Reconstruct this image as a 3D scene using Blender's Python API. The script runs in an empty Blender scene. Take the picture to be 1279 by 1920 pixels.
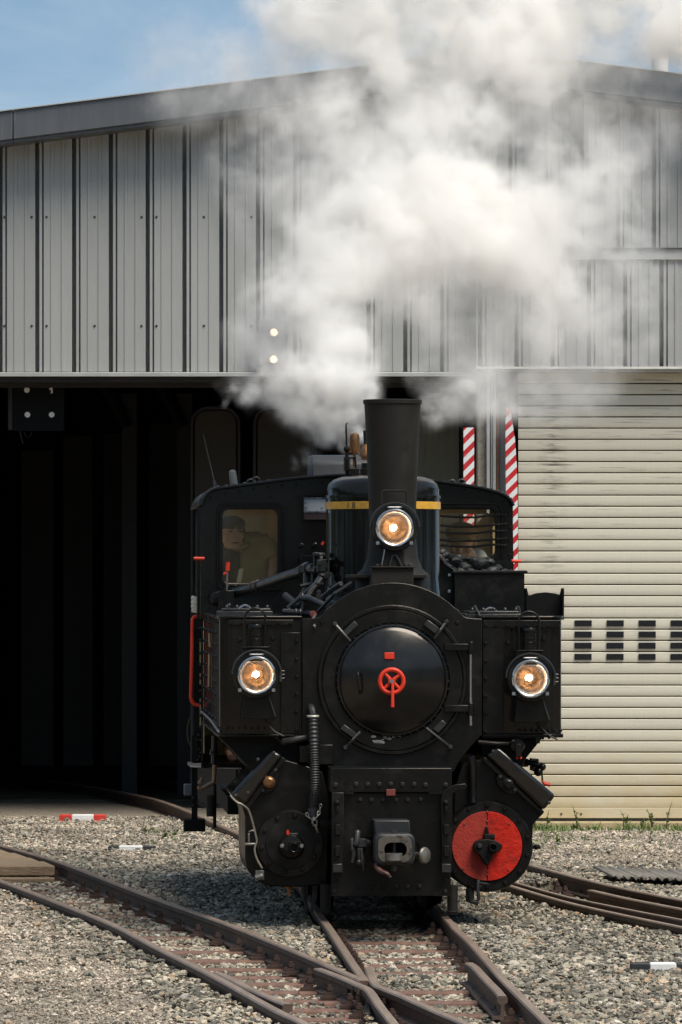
import bpy, bmesh, math, random
import numpy as np
from mathutils import Vector, Matrix, Quaternion, noise as mnoise
random.seed(7)
PI = math.pi
S = bpy.context.scene
COL = S.collection

# ------------------------------------------------------------------ camera
CAM_H, FOC = 2.12, 10000.0          # eye height over the rail heads (m); focal length in photo pixels
HU, HV = 640.0, 1080.0              # picture column straight ahead, picture row of the horizon
cam = bpy.data.cameras.new('camera')
cam.sensor_fit = 'VERTICAL'; cam.sensor_height = 36.0
cam.lens = 36.0 * FOC / 1920.0
cam.shift_y = 0.0625
cam.clip_start = 0.5; cam.clip_end = 2000
camo = bpy.data.objects.new('camera', cam); COL.objects.link(camo)
camo.location = (0, 0, CAM_H); camo.rotation_euler = (PI / 2, 0, 0)
S.camera = camo

# ------------------------------------------------------------------ sky, sun, exposure
SUN_EL, SUN_AZ = 60.0, 138.0        # azimuth clockwise from +Y (view direction)
w = bpy.data.worlds.new('World'); S.world = w; w.use_nodes = True
nt = w.node_tree; nt.nodes.clear()
def wn(t, **k):
    n = nt.nodes.new(t)
    for a, b in k.items(): setattr(n, a, b)
    return n
wo = wn('ShaderNodeOutputWorld'); bg = wn('ShaderNodeBackground'); sky = wn('ShaderNodeTexSky')
sky.sky_type = 'NISHITA'; sky.sun_disc = False
sky.sun_elevation = math.radians(SUN_EL); sky.sun_rotation = math.radians(SUN_AZ)
sky.air_density = 1.0; sky.dust_density = 0.6; sky.ozone_density = 1.5; sky.altitude = 500
tc = wn('ShaderNodeTexCoord')
up = wn('ShaderNodeVectorMath', operation='ADD'); up.inputs[1].default_value = (0, 0, 0.24)
nrm = wn('ShaderNodeVectorMath', operation='NORMALIZE')
nt.links.new(tc.outputs['Generated'], up.inputs[0]); nt.links.new(up.outputs[0], nrm.inputs[0]); nt.links.new(nrm.outputs[0], sky.inputs[0])
# thin high cloud over the whole sky
mp = wn('ShaderNodeMapping'); mp.inputs['Scale'].default_value = (7, 7, 11)
nz = wn('ShaderNodeTexNoise'); nz.inputs['Scale'].default_value = 1.6; nz.inputs['Detail'].default_value = 7; nz.inputs['Roughness'].default_value = .62; nz.inputs['Distortion'].default_value = .6
rm = wn('ShaderNodeMapRange'); rm.inputs[1].default_value = .42; rm.inputs[2].default_value = .85; rm.inputs[3].default_value = .05; rm.inputs[4].default_value = .32
mx = wn('ShaderNodeMix', data_type='RGBA')
nt.links.new(tc.outputs['Generated'], mp.inputs[0]); nt.links.new(mp.outputs[0], nz.inputs[0]); nt.links.new(nz.outputs[0], rm.inputs[0])
nt.links.new(rm.outputs[0], mx.inputs[0]); hz = wn('ShaderNodeMix', data_type='RGBA', blend_type='MULTIPLY'); hz.inputs[0].default_value = 1.0; hz.inputs[7].default_value = (.70, .76, .67, 1); nt.links.new(sky.outputs[0], hz.inputs[6]); nt.links.new(hz.outputs[2], mx.inputs[6]); mx.inputs[7].default_value = (5.2, 5.15, 5.05, 1)
nt.links.new(mx.outputs[2], bg.inputs[0]); bg.inputs[1].default_value = 0.135
nt.links.new(bg.outputs[0], wo.inputs[0])

sun = bpy.data.lights.new('sun', 'SUN'); sun.energy = 3.1; sun.angle = math.radians(36); sun.color = (1.0, .93, .83)
suno = bpy.data.objects.new('sun', sun); COL.objects.link(suno)
az, el = math.radians(SUN_AZ), math.radians(SUN_EL)
sd = Vector((math.sin(az) * math.cos(el), math.cos(az) * math.cos(el), math.sin(el)))
suno.rotation_euler = sd.to_track_quat('Z', 'Y').to_euler()
vs = S.view_settings
vs.view_transform = 'Standard'; vs.look = 'None'; vs.exposure = 0.66; vs.gamma = 1.0; vs.use_curve_mapping = False
S.cycles.use_denoising = True
S.cycles.max_bounces = 16; S.cycles.diffuse_bounces = 4; S.cycles.glossy_bounces = 4; S.cycles.transparent_max_bounces = 16
S.cycles.volume_bounces = 12; S.cycles.transmission_bounces = 6
S.cycles.sample_clamp_indirect = 6
S.cycles.use_adaptive_sampling = True; S.cycles.adaptive_threshold = 0.025; S.cycles.volume_step_rate = 2.4; S.cycles.volume_max_steps = 512

# ------------------------------------------------------------------ materials
MATS = {}
def mat(name, col=(.5, .5, .5), rough=.5, metal=0.0, var=0.0, vscale=8.0, bump=0.0, bscale=40.0, spec=.5, coat=0.0, stint=(1, 1, 1),
        dirt=None, dscale=6.0, dlo=.55, dhi=.75, damt=.8, stretch=(1, 1, 1), rvar=.0, emit=None, estr=0.0, drough=.85):
    if name in MATS: return MATS[name]
    m = bpy.data.materials.new(name); m.use_nodes = True; MATS[name] = m
    t = m.node_tree; t.nodes.clear(); L = t.links.new
    o = t.nodes.new('ShaderNodeOutputMaterial'); b = t.nodes.new('ShaderNodeBsdfPrincipled'); L(b.outputs[0], o.inputs[0])
    b.inputs['Base Color'].default_value = (*col, 1); b.inputs['Roughness'].default_value = rough; b.inputs['Metallic'].default_value = metal
    b.inputs['Specular IOR Level'].default_value = spec; b.inputs['Specular Tint'].default_value = (*stint, 1); b.inputs['Coat Weight'].default_value = coat; b.inputs['Coat Roughness'].default_value = .08
    if emit: b.inputs['Emission Color'].default_value = (*emit, 1); b.inputs['Emission Strength'].default_value = estr
    if not (var or bump or dirt or rvar): return m
    c = t.nodes.new('ShaderNodeTexCoord'); mp = t.nodes.new('ShaderNodeMapping'); mp.inputs['Scale'].default_value = stretch
    L(c.outputs['Object'], mp.inputs[0])
    def nse(s, d=5, r=.6):
        n = t.nodes.new('ShaderNodeTexNoise'); n.inputs['Scale'].default_value = s; n.inputs['Detail'].default_value = d; n.inputs['Roughness'].default_value = r
        L(mp.outputs[0], n.inputs[0]); return n
    def rng(src, a, bb, cc, d):
        n = t.nodes.new('ShaderNodeMapRange'); n.inputs[1].default_value = a; n.inputs[2].default_value = bb; n.inputs[3].default_value = cc; n.inputs[4].default_value = d
        L(src, n.inputs[0]); return n.outputs[0]
    cur = None
    if var:
        n = nse(vscale); hs = t.nodes.new('ShaderNodeHueSaturation'); hs.inputs['Color'].default_value = (*col, 1)
        L(rng(n.outputs[0], .25, .75, 1 - var, 1 + var), hs.inputs['Value']); cur = hs.outputs[0]
    if dirt:
        n = nse(dscale, 8, .7); k = rng(n.outputs[0], dlo, dhi, 0, damt)
        x = t.nodes.new('ShaderNodeMix'); x.data_type = 'RGBA'; L(k, x.inputs[0])
        if cur: L(cur, x.inputs[6])
        else: x.inputs[6].default_value = (*col, 1)
        x.inputs[7].default_value = (*dirt, 1); cur = x.outputs[2]
        r = t.nodes.new('ShaderNodeMapRange'); r.inputs[3].default_value = rough; r.inputs[4].default_value = drough; L(k, r.inputs[0]); L(r.outputs[0], b.inputs['Roughness'])
    elif rvar:
        n = nse(vscale * 1.7, 6, .65); L(rng(n.outputs[0], .3, .7, max(.03, rough - rvar), rough + rvar), b.inputs['Roughness'])
    if cur: L(cur, b.inputs['Base Color'])
    if bump:
        n = nse(bscale, 6, .6); p = t.nodes.new('ShaderNodeBump'); p.inputs['Strength'].default_value = bump; p.inputs['Distance'].default_value = .02
        L(n.outputs[0], p.inputs['Height']); L(p.outputs[0], b.inputs['Normal'])
    return m

M = dict(
    gloss=mat('gloss_black_paint', (.006, .006, .006), .15, spec=.42, stint=(1, .88, .76), rvar=.05, var=.25, vscale=4, bump=.02, bscale=3, dirt=(.022, .02, .017), dscale=5, dlo=.55, dhi=.8, damt=.45, drough=.5),
    black=mat('satin_black_paint', (.0055, .0055, .0052), .29, spec=.3, stint=(1, .9, .8), var=.3, vscale=9, bump=.12, bscale=26, dirt=(.028, .026, .022), dscale=4.5, dlo=.5, dhi=.8, damt=.6, drough=.66),
    matte=mat('heatproof_matt_black', (.0125, .012, .011), .6, spec=.3, stint=(1, .9, .8), var=.3, vscale=7, bump=.12, bscale=60, dirt=(.03, .027, .023), dscale=5, damt=.6),
    frame=mat('sooty_frame_black', (.006, .006, .0058), .6, spec=.2, stint=(1, .9, .8), var=.3, bump=.2, bscale=40, dirt=(.022, .019, .016), dscale=12, damt=.7),
    red=mat('red_paint', (.62, .04, .016), .4, spec=.35, var=.12, vscale=20, bump=.1, bscale=60),
    redcover=mat('worn_red_cover', (.46, .016, .006), .5, spec=.22, var=.25, vscale=18, bump=.35, bscale=45, dirt=(.14, .014, .01), dscale=6, dlo=.52, dhi=.7, damt=.75),
    dullred=mat('dull_red_plate', (.16, .03, .022), .6, var=.2),
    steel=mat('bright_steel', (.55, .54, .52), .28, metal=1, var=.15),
    worn=mat('worn_steel', (.28, .26, .23), .42, metal=.8, var=.35, vscale=18, dirt=(.05, .035, .022), dscale=20, damt=.9),
    darksteel=mat('dark_steel', (.06, .058, .055), .4, metal=.6, var=.3, vscale=20),
    chrome=mat('polished_rim', (.62, .62, .61), .16, metal=1),
    gold=mat('gold_band', (.62, .33, .04), .4, var=.25, vscale=30),
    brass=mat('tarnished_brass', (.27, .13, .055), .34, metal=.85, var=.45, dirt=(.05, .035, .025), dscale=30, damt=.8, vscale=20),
    plate=mat('blue_grey_plate', (.22, .24, .27), .5, var=.1),
    ochre=mat('ochre_cab_lining', (.74, .57, .29), .6, var=.15),
    beige=mat('beige_cab_panel', (.6, .52, .4), .6, var=.1),
    rubber=mat('ribbed_rubber_hose', (.022, .022, .022), .5, var=.3, vscale=30),
    pipe=mat('grey_black_pipe', (.022, .022, .022), .34, stint=(1, .93, .86), var=.3, vscale=14, rvar=.1),
    coal=mat('coal', (.012, .012, .012), .5, var=.5, vscale=25, bump=.4, bscale=40),
    rust=mat('rusty_steel', (.15, .082, .058), .8, var=.35, vscale=14, bump=.3, bscale=60, dirt=(.055, .032, .024), dscale=10, damt=.8),
    railside=mat('rail_steel', (.095, .06, .042), .65, var=.3, vscale=10, bump=.2, bscale=70, dirt=(.03, .02, .015), dscale=8, damt=.7),
    railtop=mat('worn_rail_head', (.34, .255, .195), .4, metal=.45, var=.25, vscale=12, stretch=(1, .1, 1), bump=.1, bscale=80, dirt=(.09, .05, .032), dscale=9, damt=.6, drough=.6),
    clip=mat('rusty_clip', (.05, .026, .018), .75, var=.3, vscale=30),
    wood=mat('weathered_plank', (.25, .175, .105), .8, var=.3, vscale=10, stretch=(1, 6, 4), bump=.4, bscale=20, dirt=(.06, .05, .035), dscale=8, damt=.7),
    white=mat('white_paint', (.74, .73, .7), .6, var=.08, vscale=20, dirt=(.35, .33, .3), dscale=16, damt=.5),
    markred=mat('marker_red', (.55, .035, .02), .6, var=.15),
    markblack=mat('marker_black', (.025, .025, .027), .6, var=.2),
    clad=mat('grey_cladding', (.335, .337, .322), .5, var=.06, vscale=2, stretch=(1, 1, .35), dirt=(.23, .222, .2), dscale=3, dlo=.5, dhi=.8, damt=.5, bump=.02, bscale=3),
    fascia=mat('dark_grey_fascia', (.085, .09, .098), .42, var=.12, vscale=3, stretch=(7, 1, .6), dirt=(.16, .17, .18), dscale=2.2, dlo=.6, dhi=.75, damt=.6),
    trim=mat('galvanised_trim', (.42, .42, .40), .45, metal=.3, var=.15, vscale=6, dirt=(.2, .18, .15), dscale=12, damt=.6),
    concrete=mat('rough_concrete', (.33, .30, .24), .9, var=.25, vscale=20, bump=.8, bscale=30, dirt=(.12, .1, .075), dscale=12, damt=.6),
    sill=mat('yellowish_concrete', (.38, .30, .17), .9, var=.2, vscale=8, bump=.4, bscale=30, dirt=(.2, .17, .11), dscale=6),
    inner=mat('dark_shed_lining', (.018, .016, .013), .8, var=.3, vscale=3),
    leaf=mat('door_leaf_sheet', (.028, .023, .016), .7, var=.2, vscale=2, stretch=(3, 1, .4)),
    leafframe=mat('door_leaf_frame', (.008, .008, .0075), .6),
    leafpale=mat('pale_leaf_sheet', (.17, .17, .135), .7, var=.25, vscale=3, stretch=(3, 1, .3), dirt=(.07, .07, .055), dscale=4),
    board=mat('black_board', (.0035, .004, .0045), .7, spec=.15, var=.2),
    skin=mat('skin', (.66, .38, .27), .55, var=.1, vscale=30),
    cloth=mat('dark_jacket', (.022, .022, .024), .85, bump=.3, bscale=30),
    shirt=mat('brown_shirt', (.42, .31, .15), .9, var=.1, bump=.3, bscale=25),
    hair=mat('dark_cap', (.016, .015, .014), .9),
    tan=mat('tan_cap', (.34, .22, .1), .9),
    pale=mat('pale_cloth', (.6, .58, .54), .9, bump=.3, bscale=30),
    glove=mat('white_work_glove', (.6, .56, .47), .9, var=.15, vscale=40, bump=.3, bscale=60),
    rope=mat('cream_handle', (.72, .66, .45), .5),
    weed=mat('weed_green', (.11, .18, .04), .7, var=.4, vscale=12),
    stem=mat('weed_stem', (.11, .12, .045), .8, var=.3),
    scrub=mat('dry_leaf_green', (.15, .2, .06), .75, var=.5, vscale=9),
    dark=mat('void_black', (.004, .004, .004), .8),
    bulb=mat('lit_bulb', (1, .8, .5), .4, emit=(1.0, .96, .86), estr=32),
    signal=mat('lit_signal_lens', (1, .8, .6), .4, emit=(1.0, .76, .52), estr=1.9),
    reflector=mat('silvered_reflector', (.92, .9, .86), .16, bump=.15, bscale=9, metal=1, var=.2, vscale=14),
    reddull=mat('dull_red_cover', (.33, .035, .024), .6, spec=.2, var=.25, vscale=18, bump=.3, bscale=55, dirt=(.16, .03, .024), dscale=9, damt=.6),
    polish=mat('polished_black', (.006, .006, .006), .1, spec=.6, stint=(1, .94, .88), rvar=.05, vscale=5, bump=.03, bscale=6),
    ashes=mat('ash_residue', (.25, .23, .2), .9, var=.3, vscale=30),
)
def glass(name, tint, k, reflect_haze=.0):
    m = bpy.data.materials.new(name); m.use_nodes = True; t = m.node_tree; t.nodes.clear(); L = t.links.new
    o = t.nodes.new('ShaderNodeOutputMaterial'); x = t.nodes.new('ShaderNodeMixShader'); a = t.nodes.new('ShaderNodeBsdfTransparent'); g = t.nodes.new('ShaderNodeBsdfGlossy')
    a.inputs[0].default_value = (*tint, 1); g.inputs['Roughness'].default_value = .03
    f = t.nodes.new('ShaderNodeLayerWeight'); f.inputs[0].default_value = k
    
    df = t.nodes.new('ShaderNodeBsdfDiffuse'); df.inputs[0].default_value = (.5, .43, .3, 1); y = t.nodes.new('ShaderNodeMixShader'); y.inputs[0].default_value = reflect_haze; L(a.outputs[0], y.inputs[1]); L(df.outputs[0], y.inputs[2])  # pale haze painted into the pane, standing in for reflections and brightness
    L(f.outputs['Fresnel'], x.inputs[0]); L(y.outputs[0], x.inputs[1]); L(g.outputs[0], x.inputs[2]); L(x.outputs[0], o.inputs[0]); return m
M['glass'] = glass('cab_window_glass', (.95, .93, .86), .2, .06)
M['lens'] = glass('lamp_lens_glass', (.97, .95, .9), .2)

def stripes():
    m = bpy.data.materials.new('red_white_hazard_stripes'); m.use_nodes = True; t = m.node_tree; L = t.links.new; b = t.nodes['Principled BSDF']
    c = t.nodes.new('ShaderNodeTexCoord'); sx = t.nodes.new('ShaderNodeSeparateXYZ'); L(c.outputs['Object'], sx.inputs[0])
    s = t.nodes.new('ShaderNodeMath'); s.operation = 'SUBTRACT'; L(sx.outputs[2], s.inputs[0]); L(sx.outputs[0], s.inputs[1])
    d = t.nodes.new('ShaderNodeMath'); d.operation = 'DIVIDE'; L(s.outputs[0], d.inputs[0]); d.inputs[1].default_value = .1225
    f = t.nodes.new('ShaderNodeMath'); f.operation = 'FRACT'; L(d.outputs[0], f.inputs[0])
    g = t.nodes.new('ShaderNodeMath'); g.operation = 'GREATER_THAN'; L(f.outputs[0], g.inputs[0]); g.inputs[1].default_value = .5
    x = t.nodes.new('ShaderNodeMix'); x.data_type = 'RGBA'; L(g.outputs[0], x.inputs[0]); x.inputs[6].default_value = (.7, .71, .7, 1); x.inputs[7].default_value = (.5, .01, .015, 1)
    n = t.nodes.new('ShaderNodeTexNoise'); n.inputs['Scale'].default_value = 14; n.inputs['Detail'].default_value = 6; L(c.outputs['Object'], n.inputs[0])
    r = t.nodes.new('ShaderNodeMapRange'); r.inputs[1].default_value = .55; r.inputs[2].default_value = .85; r.inputs[4].default_value = .5; L(n.outputs[0], r.inputs[0])
    y = t.nodes.new('ShaderNodeMix'); y.data_type = 'RGBA'; L(r.outputs[0], y.inputs[0]); L(x.outputs[2], y.inputs[6]); y.inputs[7].default_value = (.3, .28, .26, 1)
    L(y.outputs[2], b.inputs[0]); b.inputs['Roughness'].default_value = .45; return m
M['hazard'] = stripes()

def shutter_mat():
    m = mat('cream_shutter', (.60, .54, .395), .5); t = m.node_tree; L = t.links.new; b = [n for n in t.nodes if n.type == 'BSDF_PRINCIPLED'][0]
    c = t.nodes.new('ShaderNodeNewGeometry')
    def nse(scale, s, d=6):
        mp = t.nodes.new('ShaderNodeMapping'); mp.inputs['Scale'].default_value = scale; L(c.outputs['Position'], mp.inputs[0])
        n = t.nodes.new('ShaderNodeTexNoise'); n.inputs['Scale'].default_value = s; n.inputs['Detail'].default_value = d; n.inputs['Roughness'].default_value = .65; L(mp.outputs[0], n.inputs[0]); return n.outputs[0]
    def rng(src, a, bb, x=0., y=1.):
        n = t.nodes.new('ShaderNodeMapRange'); n.inputs[1].default_value = a; n.inputs[2].default_value = bb; n.inputs[3].default_value = x; n.inputs[4].default_value = y; L(src, n.inputs[0]); return n.outputs[0]
    def mul(a, bb):
        n = t.nodes.new('ShaderNodeMath'); n.operation = 'MULTIPLY'; L(a, n.inputs[0])
        if isinstance(bb, float): n.inputs[1].default_value = bb
        else: L(bb, n.inputs[1])
        return n.outputs[0]
    sp = t.nodes.new('ShaderNodeSeparateXYZ'); L(c.outputs['Position'], sp.inputs[0])
    # rubbed band of grime down the sheet, and long thin streaks on the slat edges
    bx = t.nodes.new('ShaderNodeMath'); bx.operation = 'SUBTRACT'; L(sp.outputs[0], bx.inputs[0]); bx.inputs[1].default_value = 1.94
    ab = t.nodes.new('ShaderNodeMath'); ab.operation = 'ABSOLUTE'; L(bx.outputs[0], ab.inputs[0])
    band = mul(rng(ab.outputs[0], .0, .17, 1., 0.), rng(nse((3, 1, 22), 1.6), .46, .66))
    hi = rng(sp.outputs[2], .9, 3.4, .25, 1.0)
    streak = mul(mul(rng(nse((1.2, 1, 30), 1.3, 8), .60, .74), .8), hi)
    fine = rng(nse((60, 1, 2), 1.0, 3), .3, .8, 0., .22)
    ad = t.nodes.new('ShaderNodeMath'); ad.operation = 'ADD'; ad.use_clamp = True; L(mul(mul(band, .75), hi), ad.inputs[0]); L(streak, ad.inputs[1])
    x = t.nodes.new('ShaderNodeMix'); x.data_type = 'RGBA'; L(fine, x.inputs[0]); x.inputs[6].default_value = (.655, .615, .50, 1); x.inputs[7].default_value = (.5, .46, .36, 1)
    y = t.nodes.new('ShaderNodeMix'); y.data_type = 'RGBA'; L(ad.outputs[0], y.inputs[0]); L(x.outputs[2], y.inputs[6]); y.inputs[7].default_value = (.06, .052, .04, 1)
    # ochre staining close to the ground
    st = mul(rng(sp.outputs[2], .75, .0), rng(nse((2, 1, 3), 1.2), .3, .7, .25, .9))
    z = t.nodes.new('ShaderNodeMix'); z.data_type = 'RGBA'; L(st, z.inputs[0]); L(y.outputs[2], z.inputs[6]); z.inputs[7].default_value = (.56, .44, .22, 1)
    L(z.outputs[2], b.inputs[0]); return m
M['shutter'] = shutter_mat()
def per_sheet(m, a):                      # each sheet a little lighter or darker than its neighbours
    t = m.node_tree; L = t.links.new; b = [n for n in t.nodes if n.type == 'BSDF_PRINCIPLED'][0]; src = b.inputs['Base Color'].links[0].from_socket
    oi = t.nodes.new('ShaderNodeObjectInfo'); r = t.nodes.new('ShaderNodeMapRange'); r.inputs[3].default_value = 1 - a; r.inputs[4].default_value = 1 + a; L(oi.outputs['Random'], r.inputs[0])
    h = t.nodes.new('ShaderNodeHueSaturation'); L(src, h.inputs['Color']); L(r.outputs[0], h.inputs['Value']); L(h.outputs[0], b.inputs['Base Color'])
per_sheet(M['clad'], .06); per_sheet(M['shutter'], .035)

# ------------------------------------------------------------------ mesh helpers
class B:
    """collects simple solids into one mesh"""
    def __init__(s): s.bm = bmesh.new()
    def box(s, x0, x1, y0, y1, z0, z1, rot=None, at=None):
        p = [Vector((x, y, z)) for x in (x0, x1) for y in (y0, y1) for z in (z0, z1)]
        if rot is not None:
            c = Vector(at) if at is not None else Vector(((x0 + x1) / 2, (y0 + y1) / 2, (z0 + z1) / 2))
            p = [c + rot @ (q - c) for q in p]
        v = [s.bm.verts.new(q) for q in p]
        for f in ((0, 1, 3, 2), (4, 6, 7, 5), (0, 4, 5, 1), (2, 3, 7, 6), (0, 2, 6, 4), (1, 5, 7, 3)): s.bm.faces.new([v[i] for i in f])
        return s
    def prism(s, pts, y0, y1):              # outline in x,z pushed from y0 to y1
        a = [s.bm.verts.new((p[0], y0, p[1])) for p in pts]; b = [s.bm.verts.new((p[0], y1, p[1])) for p in pts]; n = len(pts)
        s.bm.faces.new(a); s.bm.faces.new(b[::-1])
        for i in range(n): s.bm.faces.new((a[i], b[i], b[(i + 1) % n], a[(i + 1) % n]))
        return s
    def slab(s, pts, z0, z1):               # outline in x,y pushed from z0 to z1
        a = [s.bm.verts.new((p[0], p[1], z0)) for p in pts]; b = [s.bm.verts.new((p[0], p[1], z1)) for p in pts]; n = len(pts)
        s.bm.faces.new(a); s.bm.faces.new(b[::-1])
        for i in range(n): s.bm.faces.new((a[i], b[i], b[(i + 1) % n], a[(i + 1) % n]))
        return s
    def plate(s, outer, holes, y0, y1):     # outline with holes in x,z
        bm = bmesh.new(); E = []
        for lp in [outer] + list(holes):
            v = [bm.verts.new((p[0], y0, p[1])) for p in lp]
            E += [bm.edges.new((v[i], v[(i + 1) % len(v)])) for i in range(len(v))]
        bmesh.ops.triangle_fill(bm, use_beauty=True, use_dissolve=False, edges=E)
        r = bmesh.ops.extrude_face_region(bm, geom=bm.faces[:])
        bmesh.ops.translate(bm, vec=(0, y1 - y0, 0), verts=[g for g in r['geom'] if isinstance(g, bmesh.types.BMVert)])
        me = bpy.data.meshes.new('t'); bm.to_mesh(me); bm.free(); s.bm.from_mesh(me); bpy.data.meshes.remove(me)
        return s
    def lathe(s, prof, org, axis=(0, -1, 0), n=32):   # prof: (radius, height along axis)
        ax = Vector(axis).normalized(); q = ax.to_track_quat('Z', 'Y'); o = Vector(org); rings = []
        for r, h in prof:
            if r < 1e-6: rings.append([s.bm.verts.new(o + ax * h)])
            else: rings.append([s.bm.verts.new(o + q @ Vector((r * math.cos(2 * PI * i / n), r * math.sin(2 * PI * i / n), h))) for i in range(n)])
        for a, b in zip(rings, rings[1:]):
            if len(a) == 1 and len(b) == 1: continue
            for i in range(n):
                j = (i + 1) % n
                if len(a) == 1: s.bm.faces.new((a[0], b[i], b[j]))
                elif len(b) == 1: s.bm.faces.new((a[i], a[j], b[0]))
                else: s.bm.faces.new((a[i], a[j], b[j], b[i]))
        return s
    def cyl(s, p0, p1, r0, r1=None, n=16):
        p0 = Vector(p0); d = Vector(p1) - p0; r1 = r0 if r1 is None else r1
        return s.lathe([(0, 0), (r0, 0), (r1, d.length), (0, d.length)], p0, d, n)
    def bolt(s, p, r, h=None, axis=(0, -1, 0), n=8):
        h = h or r * .7
        return s.lathe([(r, -.002), (r, h * .5), (r * .7, h), (0, h * 1.1)], p, axis, n)
    def ball(s, c, r, sc=(1, 1, 1), sub=2):
        m = Matrix.Translation(c) @ Matrix.Diagonal((r * sc[0], r * sc[1], r * sc[2], 1))
        bmesh.ops.create_icosphere(s.bm, subdivisions=sub, radius=1, matrix=m); return s
    def tube(s, pts, r, n=8, closed=False, smooth=0):
        P = [Vector(p) for p in pts]
        if smooth: P = catmull(P, smooth, closed)
        N = len(P); R = r if isinstance(r, (list, tuple)) else [r] * N
        if len(R) != N: R = [R[min(len(R) - 1, int(i * len(R) / N))] for i in range(N)]
        T = []
        for i in range(N):
            a = P[i - 1] if (i or closed) else P[0]; b = P[(i + 1) % N] if (i < N - 1 or closed) else P[-1]
            T.append((b - a).normalized())
        ref = Vector((0, 0, 1)) if abs(T[0].z) < .9 else Vector((1, 0, 0)); nrm_ = (ref - T[0] * ref.dot(T[0])).normalized(); rings = []
        for i in range(N):
            if i: nrm_ = (nrm_ - T[i] * nrm_.dot(T[i])).normalized()
            bn = T[i].cross(nrm_)
            rings.append([s.bm.verts.new(P[i] + (nrm_ * math.cos(2 * PI * k / n) + bn * math.sin(2 * PI * k / n)) * R[i]) for k in range(n)])
        for i in range(N if closed else N - 1):
            a, b = rings[i], rings[(i + 1) % N]
            for k in range(n): s.bm.faces.new((a[k], a[(k + 1) % n], b[(k + 1) % n], b[k]))
        if not closed: s.bm.faces.new(rings[0][::-1]); s.bm.faces.new(rings[-1])
        return s
    def ring(s, c, R, r, axis=(0, -1, 0), n=36, m=10):
        q = Vector(axis).to_track_quat('Z', 'Y')
        return s.tube([Vector(c) + q @ Vector((R * math.cos(2 * PI * i / n), R * math.sin(2 * PI * i / n), 0)) for i in range(n)], r, m, True)
    def wire_chain(s, pts, link, r):
        P = catmull([Vector(p) for p in pts], 6); L = 0; segs = []
        for a, b in zip(P, P[1:]): segs.append((L, a, b)); L += (b - a).length
        k = max(2, int(L / (link * 1.25)))
        for i in range(k):
            t = (i + .5) / k * L
            for l0, a, b in reversed(segs):
                if t >= l0: break
            d = (b - a).normalized(); c = a + d * (t - l0); sd_ = d.cross(Vector((0, 1, 0)))
            sd_ = sd_.normalized() if sd_.length > .05 else Vector((1, 0, 0))
            if i % 2: sd_ = d.cross(sd_)
            s.tube([c + d * (math.cos(q) * link * .72) + sd_ * (math.sin(q) * link * .42) for q in [2 * PI * j / 8 for j in range(8)]], r, 5, True)
        return s
    def done(s, name, m, parent=None, angle=35, bevel=0.0, kind=None, label=None, cat=None, group=None, seg=2, split=False):
        if split:
            bm = s.bm; bm.verts.ensure_lookup_table(); seen = set(); last = None
            for v in list(bm.verts):
                if v in seen: continue
                isl = [v]; seen.add(v)
                for q in isl:
                    for e in q.link_edges:
                        w_ = e.other_vert(q)
                        if w_ not in seen: seen.add(w_); isl.append(w_)
                n = B(); mp = {q: n.bm.verts.new(q.co) for q in isl}
                for f in {f for q in isl for f in q.link_faces}: n.bm.faces.new([mp[q] for q in f.verts])
                last = n.done(name, m, parent, angle, bevel, kind, label, cat, group, seg)
            bm.free(); return last
        bmesh.ops.recalc_face_normals(s.bm, faces=s.bm.faces)
        me = bpy.data.meshes.new(name); s.bm.to_mesh(me); s.bm.free()
        me.shade_smooth(); me.set_sharp_from_angle(angle=math.radians(angle))
        for k in (m if isinstance(m, (list, tuple)) else [m]): me.materials.append(k)
        o = bpy.data.objects.new(name, me); COL.objects.link(o)
        if parent: o.parent = parent
        if bevel:
            b = o.modifiers.new('edge', 'BEVEL'); b.width = bevel; b.segments = seg; b.limit_method = 'ANGLE'; b.angle_limit = math.radians(40)
        tag(o, label, cat, group, kind); return o
def catmull(P, k, closed=False):
    out = []; N = len(P)
    for i in range(N if closed else N - 1):
        p0 = P[i - 1] if (i or closed) else P[0] * 2 - P[1]; p1 = P[i]; p2 = P[(i + 1) % N]
        p3 = P[(i + 2) % N] if (closed or i + 2 < N) else P[-1] * 2 - P[-2]
        for j in range(k):
            t = j / k
            out.append(.5 * ((2 * p1) + (p2 - p0) * t + (2 * p0 - 5 * p1 + 4 * p2 - p3) * t * t + (3 * p1 - p0 - 3 * p2 + p3) * t ** 3))
    if not closed: out.append(P[-1].copy())
    return out
def tag(o, label=None, cat=None, group=None, kind=None):
    if label: o['label'] = label
    if cat: o['category'] = cat
    if group: o['group'] = group
    if kind: o['kind'] = kind
    return o
def empty(name, loc, label, cat, rz=0, group=None):
    o = bpy.data.objects.new(name, None); COL.objects.link(o); o.location = loc; o.rotation_euler = (0, 0, rz)
    return tag(o, label, cat, group)
def rrect(x0, x1, z0, z1, r, k=5):
    pts = []
    for cx, cz, a in ((x1 - r, z1 - r, 0), (x0 + r, z1 - r, 90), (x0 + r, z0 + r, 180), (x1 - r, z0 + r, 270)):
        for i in range(k + 1):
            t = math.radians(a + 90 * i / k); pts.append((cx + r * math.cos(t), cz + r * math.sin(t)))
    return pts
def copy_of(o, name=None, parent=None, loc=None):
    c = o.copy(); COL.objects.link(c)
    if name: c.name = name
    if parent: c.parent = parent
    if loc is not None: c.location = loc
    return c
# survey helpers: a measured picture position turned into a place at a known distance / on the ground
def W(u, v, Y): return Vector(((u - HU) / FOC * Y, Y, CAM_H - (v - HV) / FOC * Y))
def G(u, v, z=0.0):
    Y = FOC * (CAM_H - z) / (v - HV); return Vector(((u - HU) / FOC * Y, Y, z))

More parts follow.
